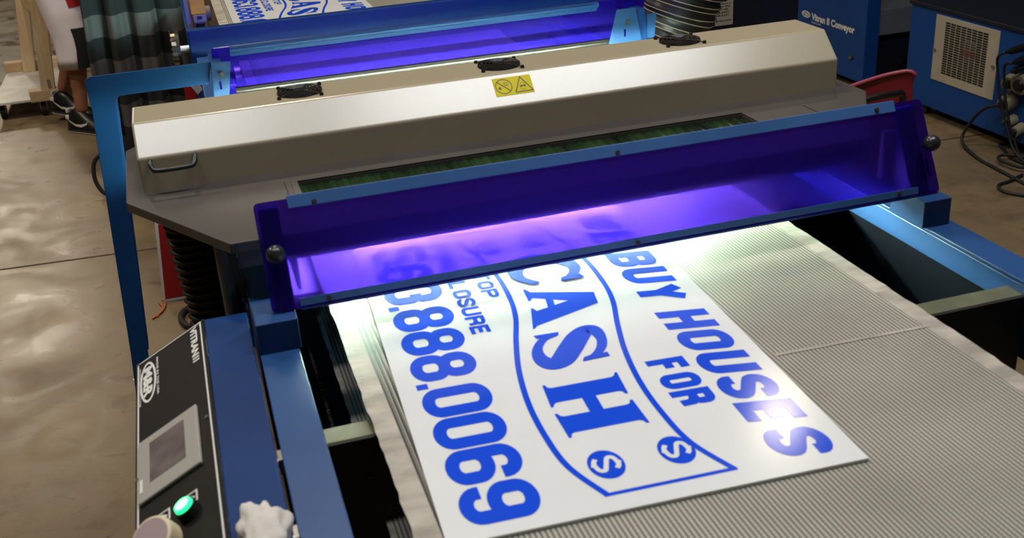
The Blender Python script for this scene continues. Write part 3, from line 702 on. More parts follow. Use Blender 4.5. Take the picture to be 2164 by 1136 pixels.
# tape roll standing at the foot of the panel and a crumpled glove
c0 = pf(.517, .050, .0035)
m = MB().cyl(c0 + pr * .0, c0 + pr * .022, .0, .0, 4) if False else MB()
ax = (pr * .35 + pn2 * .94).normalized()
tr_ = thing('tape_roll', c0, 'cream-edged mauve roll lying at the foot of the black control panel', 'tape roll')
base = c0 + pr * .018 + pn2 * .010
MB().cyl(base, base + ax * .026, .0265, seg=40).build('roll', CREAM, tr_, bevel=.003)
MB().cyl(base + ax * .026, base + ax * .0268, .0225, seg=40).build('face', MAUVE, tr_)
gv = thing('work_glove', (-.012, 1.06, .955), 'crumpled white cotton glove on the blue top of the control box', 'glove')
rnd = random.Random(11)
bm = bmesh.new(); bmesh.ops.create_icosphere(bm, subdivisions=4, radius=1)
for v in bm.verts:
    n = v.co.copy(); a = math.atan2(n.y, n.x)
    fold = .16 * sin(3 * a + 1.1) + .10 * sin(7 * a - 2 * n.z) + .07 * sin(9 * n.z + 4 * a) + .05 * sin(13 * n.x + 5 * n.y)
    k = 1 + fold * (.6 + .4 * (1 - abs(n.z)))
    v.co = Vector((n.x * .027 * k, n.y * .062 * k, .018 + n.z * .0185 * (1 + .5 * fold) + .006 * (1 - n.y) * (n.z > 0)))
    v.co.z = max(v.co.z, .0008)
bmesh.ops.recalc_face_normals(bm, faces=bm.faces)
me = bpy.data.meshes.new('palm'); bm.to_mesh(me); bm.free(); me.materials.append(GLOVE)
for p in me.polygons: p.use_smooth = True
o = bpy.data.objects.new('palm', me); COL.objects.link(o); o.location = (-.012, 1.028, .955); attach(o, gv); 
for dx, L_ in ((-.020, .040), (-.007, .050), (.007, .046), (.019, .034)):
    pts = catmull([(-.012 + dx, 1.00, .968), (-.012 + dx * 1.2, .985 - L_ * .4, .974), (-.012 + dx * 1.25, .985 - L_, .964)], 5)
    MB().tube(pts, [.0085] * (len(pts) - 2) + [.0075, .004], 10).build('finger', GLOVE, gv, smooth='all')

# ================================================================== YARD SIGNS
def wl(u, t):
    xs = [p[0] for p in t]
    if u <= xs[0]: return t[0][1]
    for (a, b), (c, d) in zip(t, t[1:]):
        if u <= c: return b + (d - b) * (u - a) / (c - a)
    return t[-1][1]
half = [(-.45, -.317), (-.432, -.317), (-.398, -.327), (-.364, -.3365), (-.3315, -.3435), (-.295, -.3485), (-.2565, -.3515), (-.216, -.3515), (-.1755, -.3495), (-.135, -.345), (-.09, -.335), (-.05, -.3235), (-.032, -.317)]
wave_pts = [(-.870, -.338), (-.81, -.318), (-.74, -.302), (-.662, -.2935), (-.575, -.2948), (-.507, -.3035), (-.433, -.3222), (-.349, -.340), (-.2596, -.3506), (-.1755, -.3513), (-.1007, -.3435), (-.032, -.317)]
smooth_w = [(p.x, p.y) for p in catmull([(u, v, 0) for u, v in wave_pts], 8)]
LEN, WID = .905, .5125
def make_sign(loc, rz, label):
    r = thing('yard_sign', loc, label, 'sign', 'printed yard signs on the belts', rz)
    Mx = Matrix.Translation(loc) @ Matrix.Rotation(rz, 4, 'Z')
    W3 = lambda u, v, z: Mx @ Vector((u, v, z))
    MB().prism([W3(u, v, 0) for u, v in ((-LEN, -WID), (0, -WID), (0, 0), (-LEN, 0))], [W3(u, v, .004) for u, v in ((-LEN, -WID), (0, -WID), (0, 0), (-LEN, 0))]).build('sheet', WHITE, r)
    fn = lambda u, v, dz=0: W3(u, v, .0043 + dz)
    m = MB(); glyph_text(m, fn, 'WE BUY HOUSES', -.875, -.0995, -.036, .0765, .0108, .0088, slant=.17, gap=.16, space=.32, narrow={'W': 1.3}); m.build('headline', INK, r)
    m = MB(); glyph_text(m, fn, 'FOR', -.310, -.1672, -.181, .0560, .0075, .0066, slant=.03, gap=.14); m.build('headline', INK, r)
    m = MB(); glyph_text(m, fn, '563.888.0069', -.853, -.4865, -.0235, .0950, .0126, .0088, gap=.05, narrow={'.': .20}); m.build('phone_number', INK, r)
    m = MB(); glyph_text(m, fn, 'STOP', -.724, -.3335, -.593, .0270, .0034, .0030, gap=.13)
    glyph_text(m, fn, 'FORECLOSURE', -.840, -.3790, -.473, .0300, .0038, .0033, gap=.14); m.build('small_text', INK, r)
    # wavy flag outline
    m = MB(); up = [(u, v) for u, v in smooth_w]; dn = [(u, v + .1585) for u, v in smooth_w]
    stroke(m, fn, up, False, .0040, .0042, False); stroke(m, fn, dn, False, .0040, .0042, False)
    stroke(m, fn, [(-.032, -.321), (-.032, -.1545)], False, .0032, .0032, False); stroke(m, fn, [(-.870, -.342), (-.870, -.1755)], False, .0032, .0032, False)
    m.build('flag_outline', INK, r)
    # slab-serif CASH riding on the wave
    m = MB(); H = .108
    def wf(u, y, dz=0): return fn(u, wl(u, smooth_w) + .0265 + y * H, dz)
    def stem(u0, u1, s0, s1):     # stem u0..u1, serif s0..s1
        poly(m, wf, [(u0, .10), (u1, .10), (u1, .90), (u0, .90)])
        for a, b, c in ((0, .035, .10), (1, .965, .90)):
            poly(m, wf, [(s0, a), (s1, a), (s1, b), (u1 + (s1 - u1) * .25, b + (c - b) * .35), (u1, c), (u0, c), (u0 + (s0 - u0) * .25, b + (c - b) * .35), (s0, b)])
    stem(-.286, -.247, -.296, -.2375); stem(-.211, -.170, -.2205, -.160)
    poly(m, wf, [(-.25, .42), (-.205, .42), (-.205, .60), (-.25, .60)])
    # A
    poly(m, wf, [(-.552, 1.0), (-.512, 1.0), (-.470, .06), (-.518, .06)]); poly(m, wf, [(-.552, 1.0), (-.522, .84), (-.567, .05), (-.589, .05)])
    poly(m, wf, [(-.566, .26), (-.505, .26), (-.509, .37), (-.560, .37)])
    poly(m, wf, [(-.601, 0), (-.556, 0), (-.556, .03), (-.567, .085), (-.588, .085), (-.601, .03)]); poly(m, wf, [(-.530, 0), (-.462, 0), (-.462, .03), (-.477, .085), (-.517, .085), (-.530, .03)])
    def fat(path, hw):            # stroke with changing half width
        pts = [p for p in catmull([(a, b, 0) for a, b in path], 6)]; n = len(pts); A = []; Bq = []
        for i, p in enumerate(pts):
            t = pts[min(i + 1, n - 1)] - pts[max(i - 1, 0)]; t = Vector((t.x, t.y * H)); t.normalize(); q = i / (n - 1) * (len(hw) - 1); k = min(int(q), len(hw) - 2)
            w = hw[k] + (hw[k + 1] - hw[k]) * (q - k); A.append((p.x - t.y * w, p.y + t.x * w / H)); Bq.append((p.x + t.y * w, p.y - t.x * w / H))
        for i in range(n - 1):
            g = m.lay(wf); m.add([g(*A[i]), g(*A[i + 1]), g(*Bq[i + 1]), g(*Bq[i])], [(0, 1, 2, 3)])
    # S
    fat([(-.348, .66), (-.352, .80), (-.372, .92), (-.398, .95), (-.424, .88), (-.430, .75), (-.415, .63), (-.385, .50), (-.356, .36), (-.349, .22), (-.366, .08), (-.396, .04), (-.424, .14), (-.433, .33)],
        [.005, .007, .008, .008, .011, .016, .0195, .0205, .0195, .0155, .011, .008, .007, .005])
    poly(m, wf, [(-.356, .98), (-.343, 1.0), (-.341, .62), (-.350, .64)]); poly(m, wf, [(-.440, .0), (-.429, .05), (-.430, .36), (-.439, .36)])
    # C
    fat([(-.617, .66), (-.622, .80), (-.642, .93), (-.668, .95), (-.700, .80), (-.708, .5), (-.700, .2), (-.670, .05), (-.640, .07), (-.615, .26)], [.006, .008, .009, .012, .020, .023, .020, .013, .009, .006])
    poly(m, wf, [(-.624, .96), (-.611, 1.0), (-.609, .62), (-.618, .64)])
    m.build('cash_lettering', INK, r)
    # dollar coins
    for cu_, cv_ in ((-.0905, -.2985), (-.0915, -.2075), (-.79, -.282), (-.79, -.20)):
        m = MB(); disc(m, fn, cu_, cv_, .0305, .0225); d = m.build('coin', INK, r)
        m = MB(); f5 = lambda u, v, dz=0: W3(u, v, .0047 + dz)
        pts = [(p.x, p.y) for p in catmull([(cu_ + .012, cv_ + .010, 0), (cu_ + .004, cv_ + .0145, 0), (cu_ - .010, cv_ + .012, 0), (cu_ - .012, cv_ + .005, 0), (cu_, cv_, 0), (cu_ + .012, cv_ - .005, 0), (cu_ + .010, cv_ - .012, 0), (cu_ - .004, cv_ - .0145, 0), (cu_ - .013, cv_ - .010, 0)], 5)]
        stroke(m, f5, pts, False, .0036, .0030, False); stroke(m, f5, [(cu_, cv_ + .013), (cu_, cv_ + .019)], False, .0022, .002, False); stroke(m, f5, [(cu_, cv_ - .013), (cu_, cv_ - .019)], False, .0022, .002, False)
        m.build('dollar_mark', WHITE, d)
    return r
SIGN = make_sign((.690, .938, .9475), rad(-92.9), 'large white sign with blue CASH lettering on the near belt')
S2 = copy_tree(SIGN); S2.location = (.690, 3.80, .9475); S2.rotation_euler = (0, 0, rad(-90)); S2['label'] = 'small distant white sign with blue lettering on the belt beyond the blue trough'

# ================================================================== FAR CONVEYOR (feeds the line)
fc_ = thing('conveyor', (.75, 4.6, 0), 'far blue conveyor trough crossing behind the violet shield', 'conveyor')
MB().box(.010, 1.52, 3.75, 3.79, .62, 1.013).build('end_panel', BLUE_DEEP, fc_, bevel=.006, seg=3)
MB().box(.010, .04, 3.79, 5.3, .70, .94).build('side_rail', BLUE_DEEP, fc_, bevel=.002)
MB().box(1.17, 1.20, 3.79, 5.3, .70, .94).build('side_rail', BLUE_DEEP, fc_, bevel=.002)
for x in (.045, 1.165):
    for y in (3.85, 5.2): MB().box(x - .025, x + .025, y - .025, y + .025, 0, .70).build('leg', BLUE_DEEP, fc_)
m = MB().cyl((-.030, 3.80, .945), (-.018, 3.80, .945), .062, seg=28)
o = m.build('sprocket', GRIME, fc_, smooth=True)
MB().cyl((-.034, 3.80, .945), (.012, 3.80, .945), .012, seg=12).build('axle', STEEL, o)
m = MB(); rnd = random.Random(5)
for k in range(15):
    a = rad(60 + k * 15); c = Vector((-.036, 3.80 + .060 * cos(a), .945 + .060 * sin(a)))
    m.obox(c, (1, 0, 0), (-sin(a), cos(a), 0), (0, sin(a) * 0 + 1, 0), .006, .0075, .006) if False else m.obox(c, (1, 0, 0), (0, -sin(a), cos(a)), (0, cos(a), sin(a)), .007, .0068, .0045)
    m.cyl(c - Vector((.010, 0, 0)), c + Vector((.008, 0, 0)), .0035, seg=8)
m.build('drive_chain', CHROME, fc_, smooth=True)
MB().cyl((.075, 3.93, 1.03), (.10, 3.93, 1.03), .026, seg=20).build('guide_wheel', GREY_TUBE, fc_, smooth=True)
MB().box(.083, .092, 3.915, 3.945, .94, 1.03).build('wheel_bracket', GREY_TUBE, fc_)
fb = thing('conveyor_belt', (.62, 4.9, .94), 'narrow visible stretch of mesh belt under the distant white sign', 'conveyor belt')
MB().box(.16, 1.09, 3.80, 5.3, .9405, .9465).build('mesh', MESH, fb)
MB().box(.128, .160, 3.80, 5.3, .9405, .9470).build('edge_tape', BELT_EDGE, fb)
MB().box(1.09, 1.12, 3.80, 5.3, .9405, .9470).build('edge_tape', BELT_EDGE, fb)
m = MB().box(.05, 1.16, 3.80, 3.83, .90, .9403).box(.05, 1.16, 5.2, 5.23, .90, .9403); m.build('cross_bar', OLIVE, fc_)
yb = thing('sensor_block', (.06, 3.86, .94), 'yellow block in a grey clip at the left end of the far blue trough', 'sensor')
MB().box(.036, .083, 3.84, 3.89, 1.045, 1.12).build('housing', YELLOW_B, yb, bevel=.002)
MB().box(.040, .082, 3.835, 3.885, 1.020, 1.044).build('clip', GREY_BR, yb, bevel=.002)
MB().box(.052, .068, 3.832, 3.8355, 1.030, 1.040).build('window', PRINT_K, yb)
MB().box(.045, .075, 3.85, 3.88, .945, 1.020).build('stalk', GREY_BR, yb)
MB().box(.018, .032, 3.86, 3.90, .945, 1.14).build('upright', GREY_BR, yb, bevel=.001)

# sheets standing on the floor at the left of the machine
def sheet_stack(loc, n, w, h, lean, rz, label, cat='sign boards'):
    r = thing('sign_board', loc, label, cat)
    return r
grp = 'white-edged red boards leaning under the grey plate'
proto = None
for k in range(3):
    y = 3.93 + .014 * k; x = -.246 + .007 * k
    r = thing('sign_board', (x, y, 0), ['white-edged red board on the floor behind the ribbed hose, front one of three', 'white-edged red board behind the ribbed hose, middle one of three', 'white-edged red board behind the ribbed hose, rear one of three'][k], 'sign board', grp)
    q = [Vector((x, y, 0)), Vector((x + .5, y, 0)), Vector((x + .527, y + .015, .31)), Vector((x + .027, y + .015, .31))]
    t_ = Vector((0, .004, 0))
    MB().prism(q, [p + t_ for p in q]).build('sheet', WHITE, r)
    t2 = Vector((0, -.0006, 0)); q2 = [p + Vector((.010 * a, 0, .010 * b)) for p, a, b in zip(q, (1, -1, -1, 1), (1, 1, -1, -1))]
    MB().prism([p + t2 for p in q2], [p + t2 * .2 for p in q2]).build('red_face', RED_S, r)
# red serrated sheet in a white channel beside the far trough
r = thing('sign_board', (-.02, 3.68, 0), 'red saw-edged sheet in a white channel between the blue arm and the hood', 'sign board')
m = MB(); n = 9
a0, a1 = Vector((-.028, 3.68, .872)), Vector((.006, 3.68, .815))
pts = []
for k in range(n * 2 + 1):
    p = a0.lerp(a1, k / (2 * n)); pts.append(p + Vector((.004, 0, .005)) * (k % 2))
pts += [Vector((.006, 3.68, .2)), Vector((-.05, 3.68, .2))]
m.prism(pts, [p + Vector((0, .004, 0)) for p in pts]); m.build('sheet', RED_S, r)
MB().prism([a0 + Vector((.004, -.004, .004)), a1 + Vector((.004, -.004, .004)), a1 + Vector((.022, -.004, .018)), a0 + Vector((.022, -.004, .018))], [a0 + Vector((.004, .012, .004)), a1 + Vector((.004, .012, .004)), a1 + Vector((.022, .012, .018)), a0 + Vector((.022, .012, .018))]).build('channel', WHITE, r)
MB().box(-.06, .008, 3.66, 3.70, 0, .2).build('stand', GRIME, r)

# ================================================================== BLACK DUCT, DARK MACHINE AND ITS PLATE
dk = thing('duct', (1.47, 3.3, 0), 'big black flexible duct with pale spiral wires behind the hood', 'duct')
dp = catmull([(1.42, 3.36, .0), (1.44, 3.34, .5), (1.49, 3.32, .80), (1.555, 3.30, .98), (1.62, 3.29, 1.16), (1.70, 3.29, 1.40)], 14)
rr_ = [.118 + .005 * sin(i * 1.7) for i in range(len(dp))]
MB().tube(dp, rr_, 32).build('sleeve', DUCT, dk, smooth='all')
def at_len(s):
    i = min(int(s * (len(dp) - 1)), len(dp) - 2); t = s * (len(dp) - 1) - i
    return dp[i].lerp(dp[i + 1], t), (dp[i + 1] - dp[i]).normalized()
for dphi in (0, .75):
    pts = []
    turns = 23; n = turns * 26
    for k in range(n + 1):
        c, t = at_len(k / n); a = Vector((1, 0, 0)) - t * t.x; a.normalize(); b = t.cross(a); th = 2 * PI * k / 26 + dphi * PI
        pts.append(c + (a * cos(th) + b * sin(th)) * .1235)
    MB().tube(pts, .0017, 5).build('spiral_wire', WIRE, dk)
dm = thing('machine_cabinet', (2.05, 4.1, 0), 'dark navy machine cabinet behind the black duct with a pale maker plate', 'machine cabinet')
MB().box(1.72, 2.385, 3.95, 4.25, .05, 1.1).build('housing', NAVY, dm, bevel=.006)
for x in (1.78, 2.32):
    for y in (4.0, 4.2): MB().cyl((x, y, 0), (x, y, .05), .025, seg=14).build('foot', BLACK, dm)
mp_ = MB().box(1.985, 2.090, 3.946, 3.950, .751, .905).build('maker_plate', VENT, dm, bevel=.004)
f6 = lambda a, b: Vector((a, 3.9454, b))
m = MB(); disc(m, f6, 2.035, .868, .047, .024)
m.build('emblem', PRINT_K, mp_)
m = MB(); font_text(m, lambda a, b: Vector((a, 3.945, b)), 'M&R', 2.006, .856, 2.066, .024, .03); m.build('emblem_letters', VENT, mp_)
m = MB()
for t, z, a, b, h in (('Sales and Equipment, Inc.', .836, 1.995, 2.082, .0055), ('1N, Glen Ellyn', .825, 2.0, 2.078, .0055), ('60137 USA', .813, 2.01, 2.068, .006), ('736-6431', .801, 2.008, 2.07, .0075), ('858-6101', .789, 2.008, 2.07, .0075), ('mrprint.com', .768, 1.996, 2.082, .009)):
    font_text(m, f6, t, a, z, b, h, .015)
m.build('lettering', PRINT_K, mp_)

# ================================================================== RIGHT-HAND CABINETS
vc = thing('conveyor', (3.9, 5.45, 0), 'blue conveyor end cover with white lettering at the upper right', 'conveyor')
MB().box(3.5, 3.585, 5.11, 5.95, .045, 1.0).build('end_cover', BLUE_CAB, vc, bevel=.004)
f7 = lambda a, b: Vector((3.4985, 5.755 - a, b))
m = MB(); ring(m, f7, .045, .322, .046, .0195, .011, .006); font_text(m, f7, 'M&R', .015, .312, .077, .021, .03); m.build('emblem', PRINT_W, vc)
m = MB(); font_text(m, f7, 'Vitran II Conveyor', .105, .302, .545, .038, .04); font_text(m, f7, 'mrprint.com', .107, .283, .205, .011, .01); m.build('lettering', PRINT_W, vc)
MB().cyl((3.4995, 5.22, .17), (3.488, 5.22, .17), .0135, .011, 14).build('bolt', CHROME, vc)
MB().box(3.585, 5.2, 5.16, 5.90, .285, .425).build('bed', GREY_BED, vc, bevel=.004)
MB().prism([(3.585, 5.20, .285), (4.0, 5.20, .285), (3.72, 5.20, .02), (3.585, 5.20, .02)], [(3.585, 5.85, .285), (4.0, 5.85, .285), (3.72, 5.85, .02), (3.585, 5.85, .02)]).build('leg', NAVY, vc)
MB().box(5.0, 5.2, 5.16, 5.9, 0, .285).build('leg', NAVY, vc)
for y in (5.18, 5.8): MB().cyl((3.54, y, 0), (3.54, y, .045), .025, seg=14).build('foot', BLACK, vc)
bd = thing('duct', (4.05, 5.6, 0), 'open-ended black duct lying on the floor under the grey conveyor bed', 'duct')
hd = hose_mesh([(3.93, 5.45, .115), (4.3, 5.95, .115), (4.9, 6.7, .115)], .105, .03, .006, 24); 
MB().tube(catmull([(3.93, 5.45, .112), (4.3, 5.95, .112), (4.9, 6.7, .112)], 30), .11, 24).build('sleeve', DUCT, bd, smooth=True)
def sq(u, v): 
    a = rad(20 + 140 * u); c = Vector((4.0 + v * .42, 5.545 + v * .57, .112)); s_ = Vector((.8, -.6, 0)); return c + s_ * .113 * cos(a) + Vector((0, 0, .113 * sin(a)))
m = MB(); 
for k in range(14): m.tube([sq(j / 10, k / 14) for j in range(11)], .004, 5)
for k in range(8): m.tube([sq(k / 7, j / 10) for j in range(11)], .004, 5)
m.build('wire_netting', WIRE, bd)

fcab = thing('power_cabinet', (3.95, 4.0, 0), 'blue cabinet on casters with a grilled vent at the right edge', 'cabinet')
MB().box(3.5, 4.4, 3.1, 4.735, .062, .545).build('housing', BLUE_CAB, fcab, bevel=.004)
MB().box(3.49, 4.41, 3.08, 4.745, .545, .565).build('top', NAVY, fcab, bevel=.003)
for x, y in ((3.56, 4.63), (3.56, 3.3), (4.32, 4.63), (4.32, 3.3)):
    w = MB().cyl((x - .014, y, .028), (x + .014, y, .028), .028, seg=20).build('caster', RUBBER, fcab, smooth=True)
    MB().box(x - .02, x + .02, y - .02, y + .02, .052, .062).build('caster_fork', STEEL, w)
MB().cyl((3.50, 4.70, .17), (3.475, 4.72, .17), .010, seg=10).build('latch', CHROME, fcab)
# vent plate with punched slots
vp = (4.530, 4.081); vz = (.210, .528)
vt = MB().box(3.494, 3.4995, vp[1], vp[0], vz[0], vz[1]).build('vent_plate', VENT, fcab, bevel=.001)
gy, gz = (4.457, 4.150), (.252, .505)
m = MB(); rows, cols = 22, 8
for i in range(rows):
    for j in range(cols):
        ys = gy[0] - (gy[0] - gy[1]) * (j + .07) / cols; ye = gy[0] - (gy[0] - gy[1]) * (j + .93) / cols
        zs = gz[0] + (gz[1] - gz[0]) * (i + .16) / rows; ze = gz[0] + (gz[1] - gz[0]) * (i + .84) / rows
        m.box(3.4930, 3.4942, ye, ys, zs, ze)
m.build('vent_slots', PRINT_K, vt)
f8 = lambda a, b: Vector((3.4927, 4.27 - a, b))
m = MB()
for k in range(8): 
    zz = .352 + k * .012
    hw = .055 * math.sqrt(max(0, 1 - ((zz - .395) / .055) ** 2)); m.add([f8(-hw, zz), f8(hw, zz), f8(hw, zz + .006), f8(-hw, zz + .006)], [(0, 1, 2, 3)])
m.build('fan_hub', mat('pale_fan_hub', (120, 112, 102), .6), vt)
m = MB()
for k in (2, 3): m.add([f8(-.05, .355 + k * .012), f8(.05, .355 + k * .012), f8(.05, .361 + k * .012), f8(-.05, .361 + k * .012)], [(0, 1, 2, 3)])
m.build('red_sticker', mat('faded_red', (150, 70, 56), .6), vt)
for y, z in ((4.545, .36), (4.095, .365)): MB().cyl((3.494, y - (.03 if y > 4.3 else 0), z), (3.484, y - (.03 if y > 4.3 else 0), z), .008, seg=12).build('thumb_screw', STEEL, vt)

# plugs and sockets on the cabinet face, cables on the floor
def plug(name, p, r, l, m_, label, cat, n=24):
    o = thing(name, p, label, cat, cat + 's on the blue cabinet')
    x, y, z = p
    MB().cyl((x, y, z), (x - l, y - .01, z - .01), r, r * .85, n).build('body', m_, o, smooth=True)
    MB().cyl((x - l, y - .01, z - .01), (x - l * 1.25, y - .012, z - .012), r * .55, r * .45, n).build('collar', BLACK, o, smooth=True)
    return o
plug('plug', (3.5, 3.955, .335), .040, .05, BEIGE_PLUG, 'upper left beige socket on the blue cabinet below the vent', 'socket')
plug('plug', (3.5, 3.885, .345), .052, .05, BEIGE_PLUG, 'upper right beige socket, largest on the blue cabinet', 'socket')
plug('plug', (3.5, 3.960, .240), .040, .055, BEIGE_PLUG, 'middle beige socket with the looping black cable on the blue cabinet', 'socket')
plug('plug', (3.5, 3.93, .160), .026, .05, BEIGE_PLUG, 'lower left beige cable gland near the bottom of the blue cabinet', 'socket')
plug('plug', (3.5, 3.875, .135), .026, .05, BEIGE_PLUG, 'lower right beige cable gland near the bottom of the blue cabinet', 'socket')
plug('plug', (3.5, 3.90, .500), .018, .10, BLACK, 'top dark connector on the blue cabinet beside the vent plate', 'connector')
plug('plug', (3.5, 3.88, .455), .018, .08, BLACK, 'second dark connector down on the blue cabinet beside the vent plate', 'connector')
plug('plug', (3.5, 3.885, .415), .020, .08, BLACK, 'third dark connector down on the blue cabinet beside the vent plate', 'connector')
def cable(path, r, label, m_=RUBBER, name='cable', cat='cable'):
    return tag(MB().tube(catmull(path, 10), r, 8).build(name, m_, smooth='all'), label, cat)
cable([(3.436, 3.955, .229), (3.41, 4.02, .20), (3.40, 4.09, .12), (3.37, 4.10, .03), (3.32, 3.93, .008), (3.30, 3.80, .008), (3.28, 3.62, .008), (3.26, 3.45, .008)], .0075, 'black cable looping from the middle beige socket down to the floor')
cable([(3.36, 3.885, .489), (3.38, 3.945, .45), (3.40, 3.955, .38), (3.41, 3.94, .28), (3.43, 3.90, .16), (3.44, 3.84, .05), (3.44, 3.72, .008), (3.42, 3.5, .008)], .006, 'black cable hanging from the top dark connector beside the vent')
cable([(3.39, 3.868, .444), (3.40, 3.918, .42), (3.415, 3.925, .34), (3.43, 3.905, .22), (3.45, 3.865, .10), (3.46, 3.80, .012), (3.45, 3.65, .008)], .006, 'black cable hanging from the second dark connector down')
cable([(3.47, 3.60, .010), (3.44, 3.82, .010), (3.49, 3.96, .010), (3.53, 4.03, .010), (3.58, 3.96, .010), (3.56, 3.80, .010), (3.46, 3.72, .024), (3.37, 3.70, .024), (3.35, 3.80, .024), (3.38, 3.86, .024), (3.44, 3.84, .026), (3.55, 3.70, .010)], .007, 'black cable coiled in loops on the floor under the blue cabinet')
cable([(3.34, 3.66, .008), (3.24, 3.62, .008), (3.17, 3.60, .008), (3.14, 3.54, .008), (3.17, 3.47, .008), (3.25, 3.40, .008)], .007, 'black cable end making the lowest loop on the floor at the right')

# red plastic chair seen beyond the grey plate, with a dark bent bar in front
rb = thing('chair', (2.2, 3.1, 0), 'red plastic chair with a tall rounded back beyond the right end of the grey plate', 'chair')
def shell(u, v):
    x = 2.0 + .375 * u; top = .640 + .066 * u - .006 * max(0, (u - .93) / .07) ** 2 * 3
    z = .42 + (top - .42) * v
    y = 3.20 + .035 * (1 - v) * 0 - .05 * (abs(u - .5) * 2) ** 3 + .02 * v - .014 * max(0, (v - .86) / .14) ** 2
    return Vector((x, y, z))
MB().sheet(shell, 28, 16).build('backrest', RED, rb, smooth='all', solid=.009)
m = MB().tube([shell(i / 28, 1) for i in range(29)], .007, 8); m.build('rolled_rim', mat('pink_rim_highlight', (176, 78, 92), .4), rb, smooth='all')  # pink highlight along the rim put into its colour
def seat_(u, v): return Vector((2.0 + .375 * u, 3.20 + .38 * v, .42 + .02 * v - .02 * sin(PI * u) * sin(PI * v)))
MB().sheet(seat_, 12, 12).build('seat', RED, rb, smooth='all', solid=.009)
for x in (2.04, 2.335):
    for y in (3.19, 3.54): MB().cyl((x, y, 0), (x, y, .425), .011, seg=12).build('leg', BLACK_M, rb)
tag(MB().tube(catmull([(1.62, 2.9, .0), (1.66, 2.9, .5), (1.72, 2.88, .655), (1.80, 2.86, .70), (1.95, 2.84, .735), (2.06, 2.84, .742), (2.11, 2.86, .72), (2.13, 2.90, .60), (2.13, 2.93, .0)], 8), .011, 12).build('push_bar', BLACK_M, smooth='all'), 'dark bent metal bar standing in front of the red chair', 'bar')

# ================================================================== WOODEN CART, PERSON, FLEECE AT UPPER LEFT
ct_ = thing('cart', (-.95, 7.4, 0), 'pine cart with two posts on a white board with casters', 'cart')
MB().box(-1.15, -.79, 6.97, 7.86, .098, .112).build('deck', BOARD_W, ct_, bevel=.001)
MB().prism([(-.935, 6.955, .094), (-.775, 6.955, .094), (-.775, 6.955, .160), (-.935, 6.955, .160)], [(-.945, 7.04, .1125), (-.785, 7.04, .1125), (-.785, 7.04, .160), (-.945, 7.04, .160)]).build('front_beam', WOOD_X, ct_, bevel=.003)
MB().prism([(-1.155, 7.80, .1125), (-.75, 7.80, .1125), (-.75, 7.80, .175), (-1.155, 7.80, .175)], [(-1.16, 7.88, .1125), (-.755, 7.88, .1125), (-.755, 7.88, .175), (-1.16, 7.88, .175)]).build('rear_beam', WOOD_X, ct_, bevel=.003)
def post(xb, xt, y, zt, w):
    return MB().prism([(xb, y, .160 if y < 7.2 else .1125), (xb + w, y, .160 if y < 7.2 else .1125), (xb + w, y + .038, .160 if y < 7.2 else .1125), (xb, y + .038, .160 if y < 7.2 else .1125)], [(xt, y, zt), (xt + w, y, zt), (xt + w, y + .038, zt), (xt, y + .038, zt)])
p1 = post(-.866, -.756, 6.96, 1.2, .080).build('post', WOOD, ct_, bevel=.003)
p2 = post(-1.045, -.915, 7.75, 1.2, .078).build('post', WOOD, ct_, bevel=.003)
MB().box(-.822, -.808, 6.955, 6.9595, .17, .22).build('hinge_plate', STEEL, p1)
MB().prism([(-.98, 7.74, .66), (-.88, 7.70, .60), (-.88, 7.70, .68), (-.98, 7.74, .74)], [(-.96, 7.765, .66), (-.87, 7.72, .60), (-.87, 7.72, .68), (-.96, 7.765, .74)])
bx = Vector((.55, -.3, -.42)).normalized()
MB().obox((-.80, 7.42, .50), Vector((.26, -.62, -.17)).normalized(), Vector((.9, .38, 0)).normalized(), Vector((.06, -.1, 1)).normalized(), .40, .018, .045).build('side_brace', WOOD_X, ct_, bevel=.003)
for x, y in ((-.875, 7.01), (-1.10, 7.80), (-.82, 7.80), (-1.11, 7.05)):
    w = MB().cyl((x - .014, y, .040), (x + .014, y, .040), .040, seg=22).build('caster', RUBBER, ct_, smooth=True)
    MB().cyl((x - .016, y, .040), (x + .016, y, .040), .020, seg=14).build('hub', STEEL, w)
    MB().box(x - .02, x - .0165, y - .018, y + .018, .04, .094).box(x + .0165, x + .02, y - .018, y + .018, .04, .094).box(x - .03, x + .03, y - .03, y + .03, .090, .098).build('fork', STEEL, w)

# ---- person, standing and facing the line
HD = Vector((.76, -.65, 0)).normalized(); SD = Vector((HD.y, -HD.x, 0))      # heading and right-hand side
pe = thing('person', (-.62, 6.65, 0), 'person in white basketball shorts with black side panel and black high-top shoes beside the cart', 'person')
hip = Vector((-.60, 6.72, .90))
def skinned(name, chains, mats, parent, sub=2):
    vs, es, rs = [], [], []
    idx = {}
    for ch_ in chains:
        prev = None
        for key, p, r in ch_:
            if key not in idx:
                idx[key] = len(vs); vs.append(tuple(p)); rs.append(r)
            if prev is not None: es.append((prev, idx[key]))
            prev = idx[key]
    me = bpy.data.meshes.new(name); me.from_pydata(vs, es, [])
    o = bpy.data.objects.new(name, me); COL.objects.link(o)
    md = o.modifiers.new('skin', 'SKIN'); md.use_smooth_shade = True
    for i, r in enumerate(rs): 
        rr = r if isinstance(r, tuple) else (r, r)
        me.skin_vertices[0].data[i].radius = rr
    me.skin_vertices[0].data[0].use_root = True
    sb = o.modifiers.new('sub', 'SUBSURF'); sb.levels = sub; sb.render_levels = sub
    me.materials.append(mats)
    attach(o, parent); return o
V = Vector
Ra = V((-.625, 6.505, .10)); Rk = V((-.585, 6.56, .50)); Rh = hip + SD * .09
La = V((-.735, 6.82, .165)); Lk = V((-.585, 6.80, .53)); Lh = hip - SD * .09
chest = hip + V((.12, -.10, .42)); neck = hip + V((.17, -.145, .62)); headp = hip + V((.225, -.19, .76))
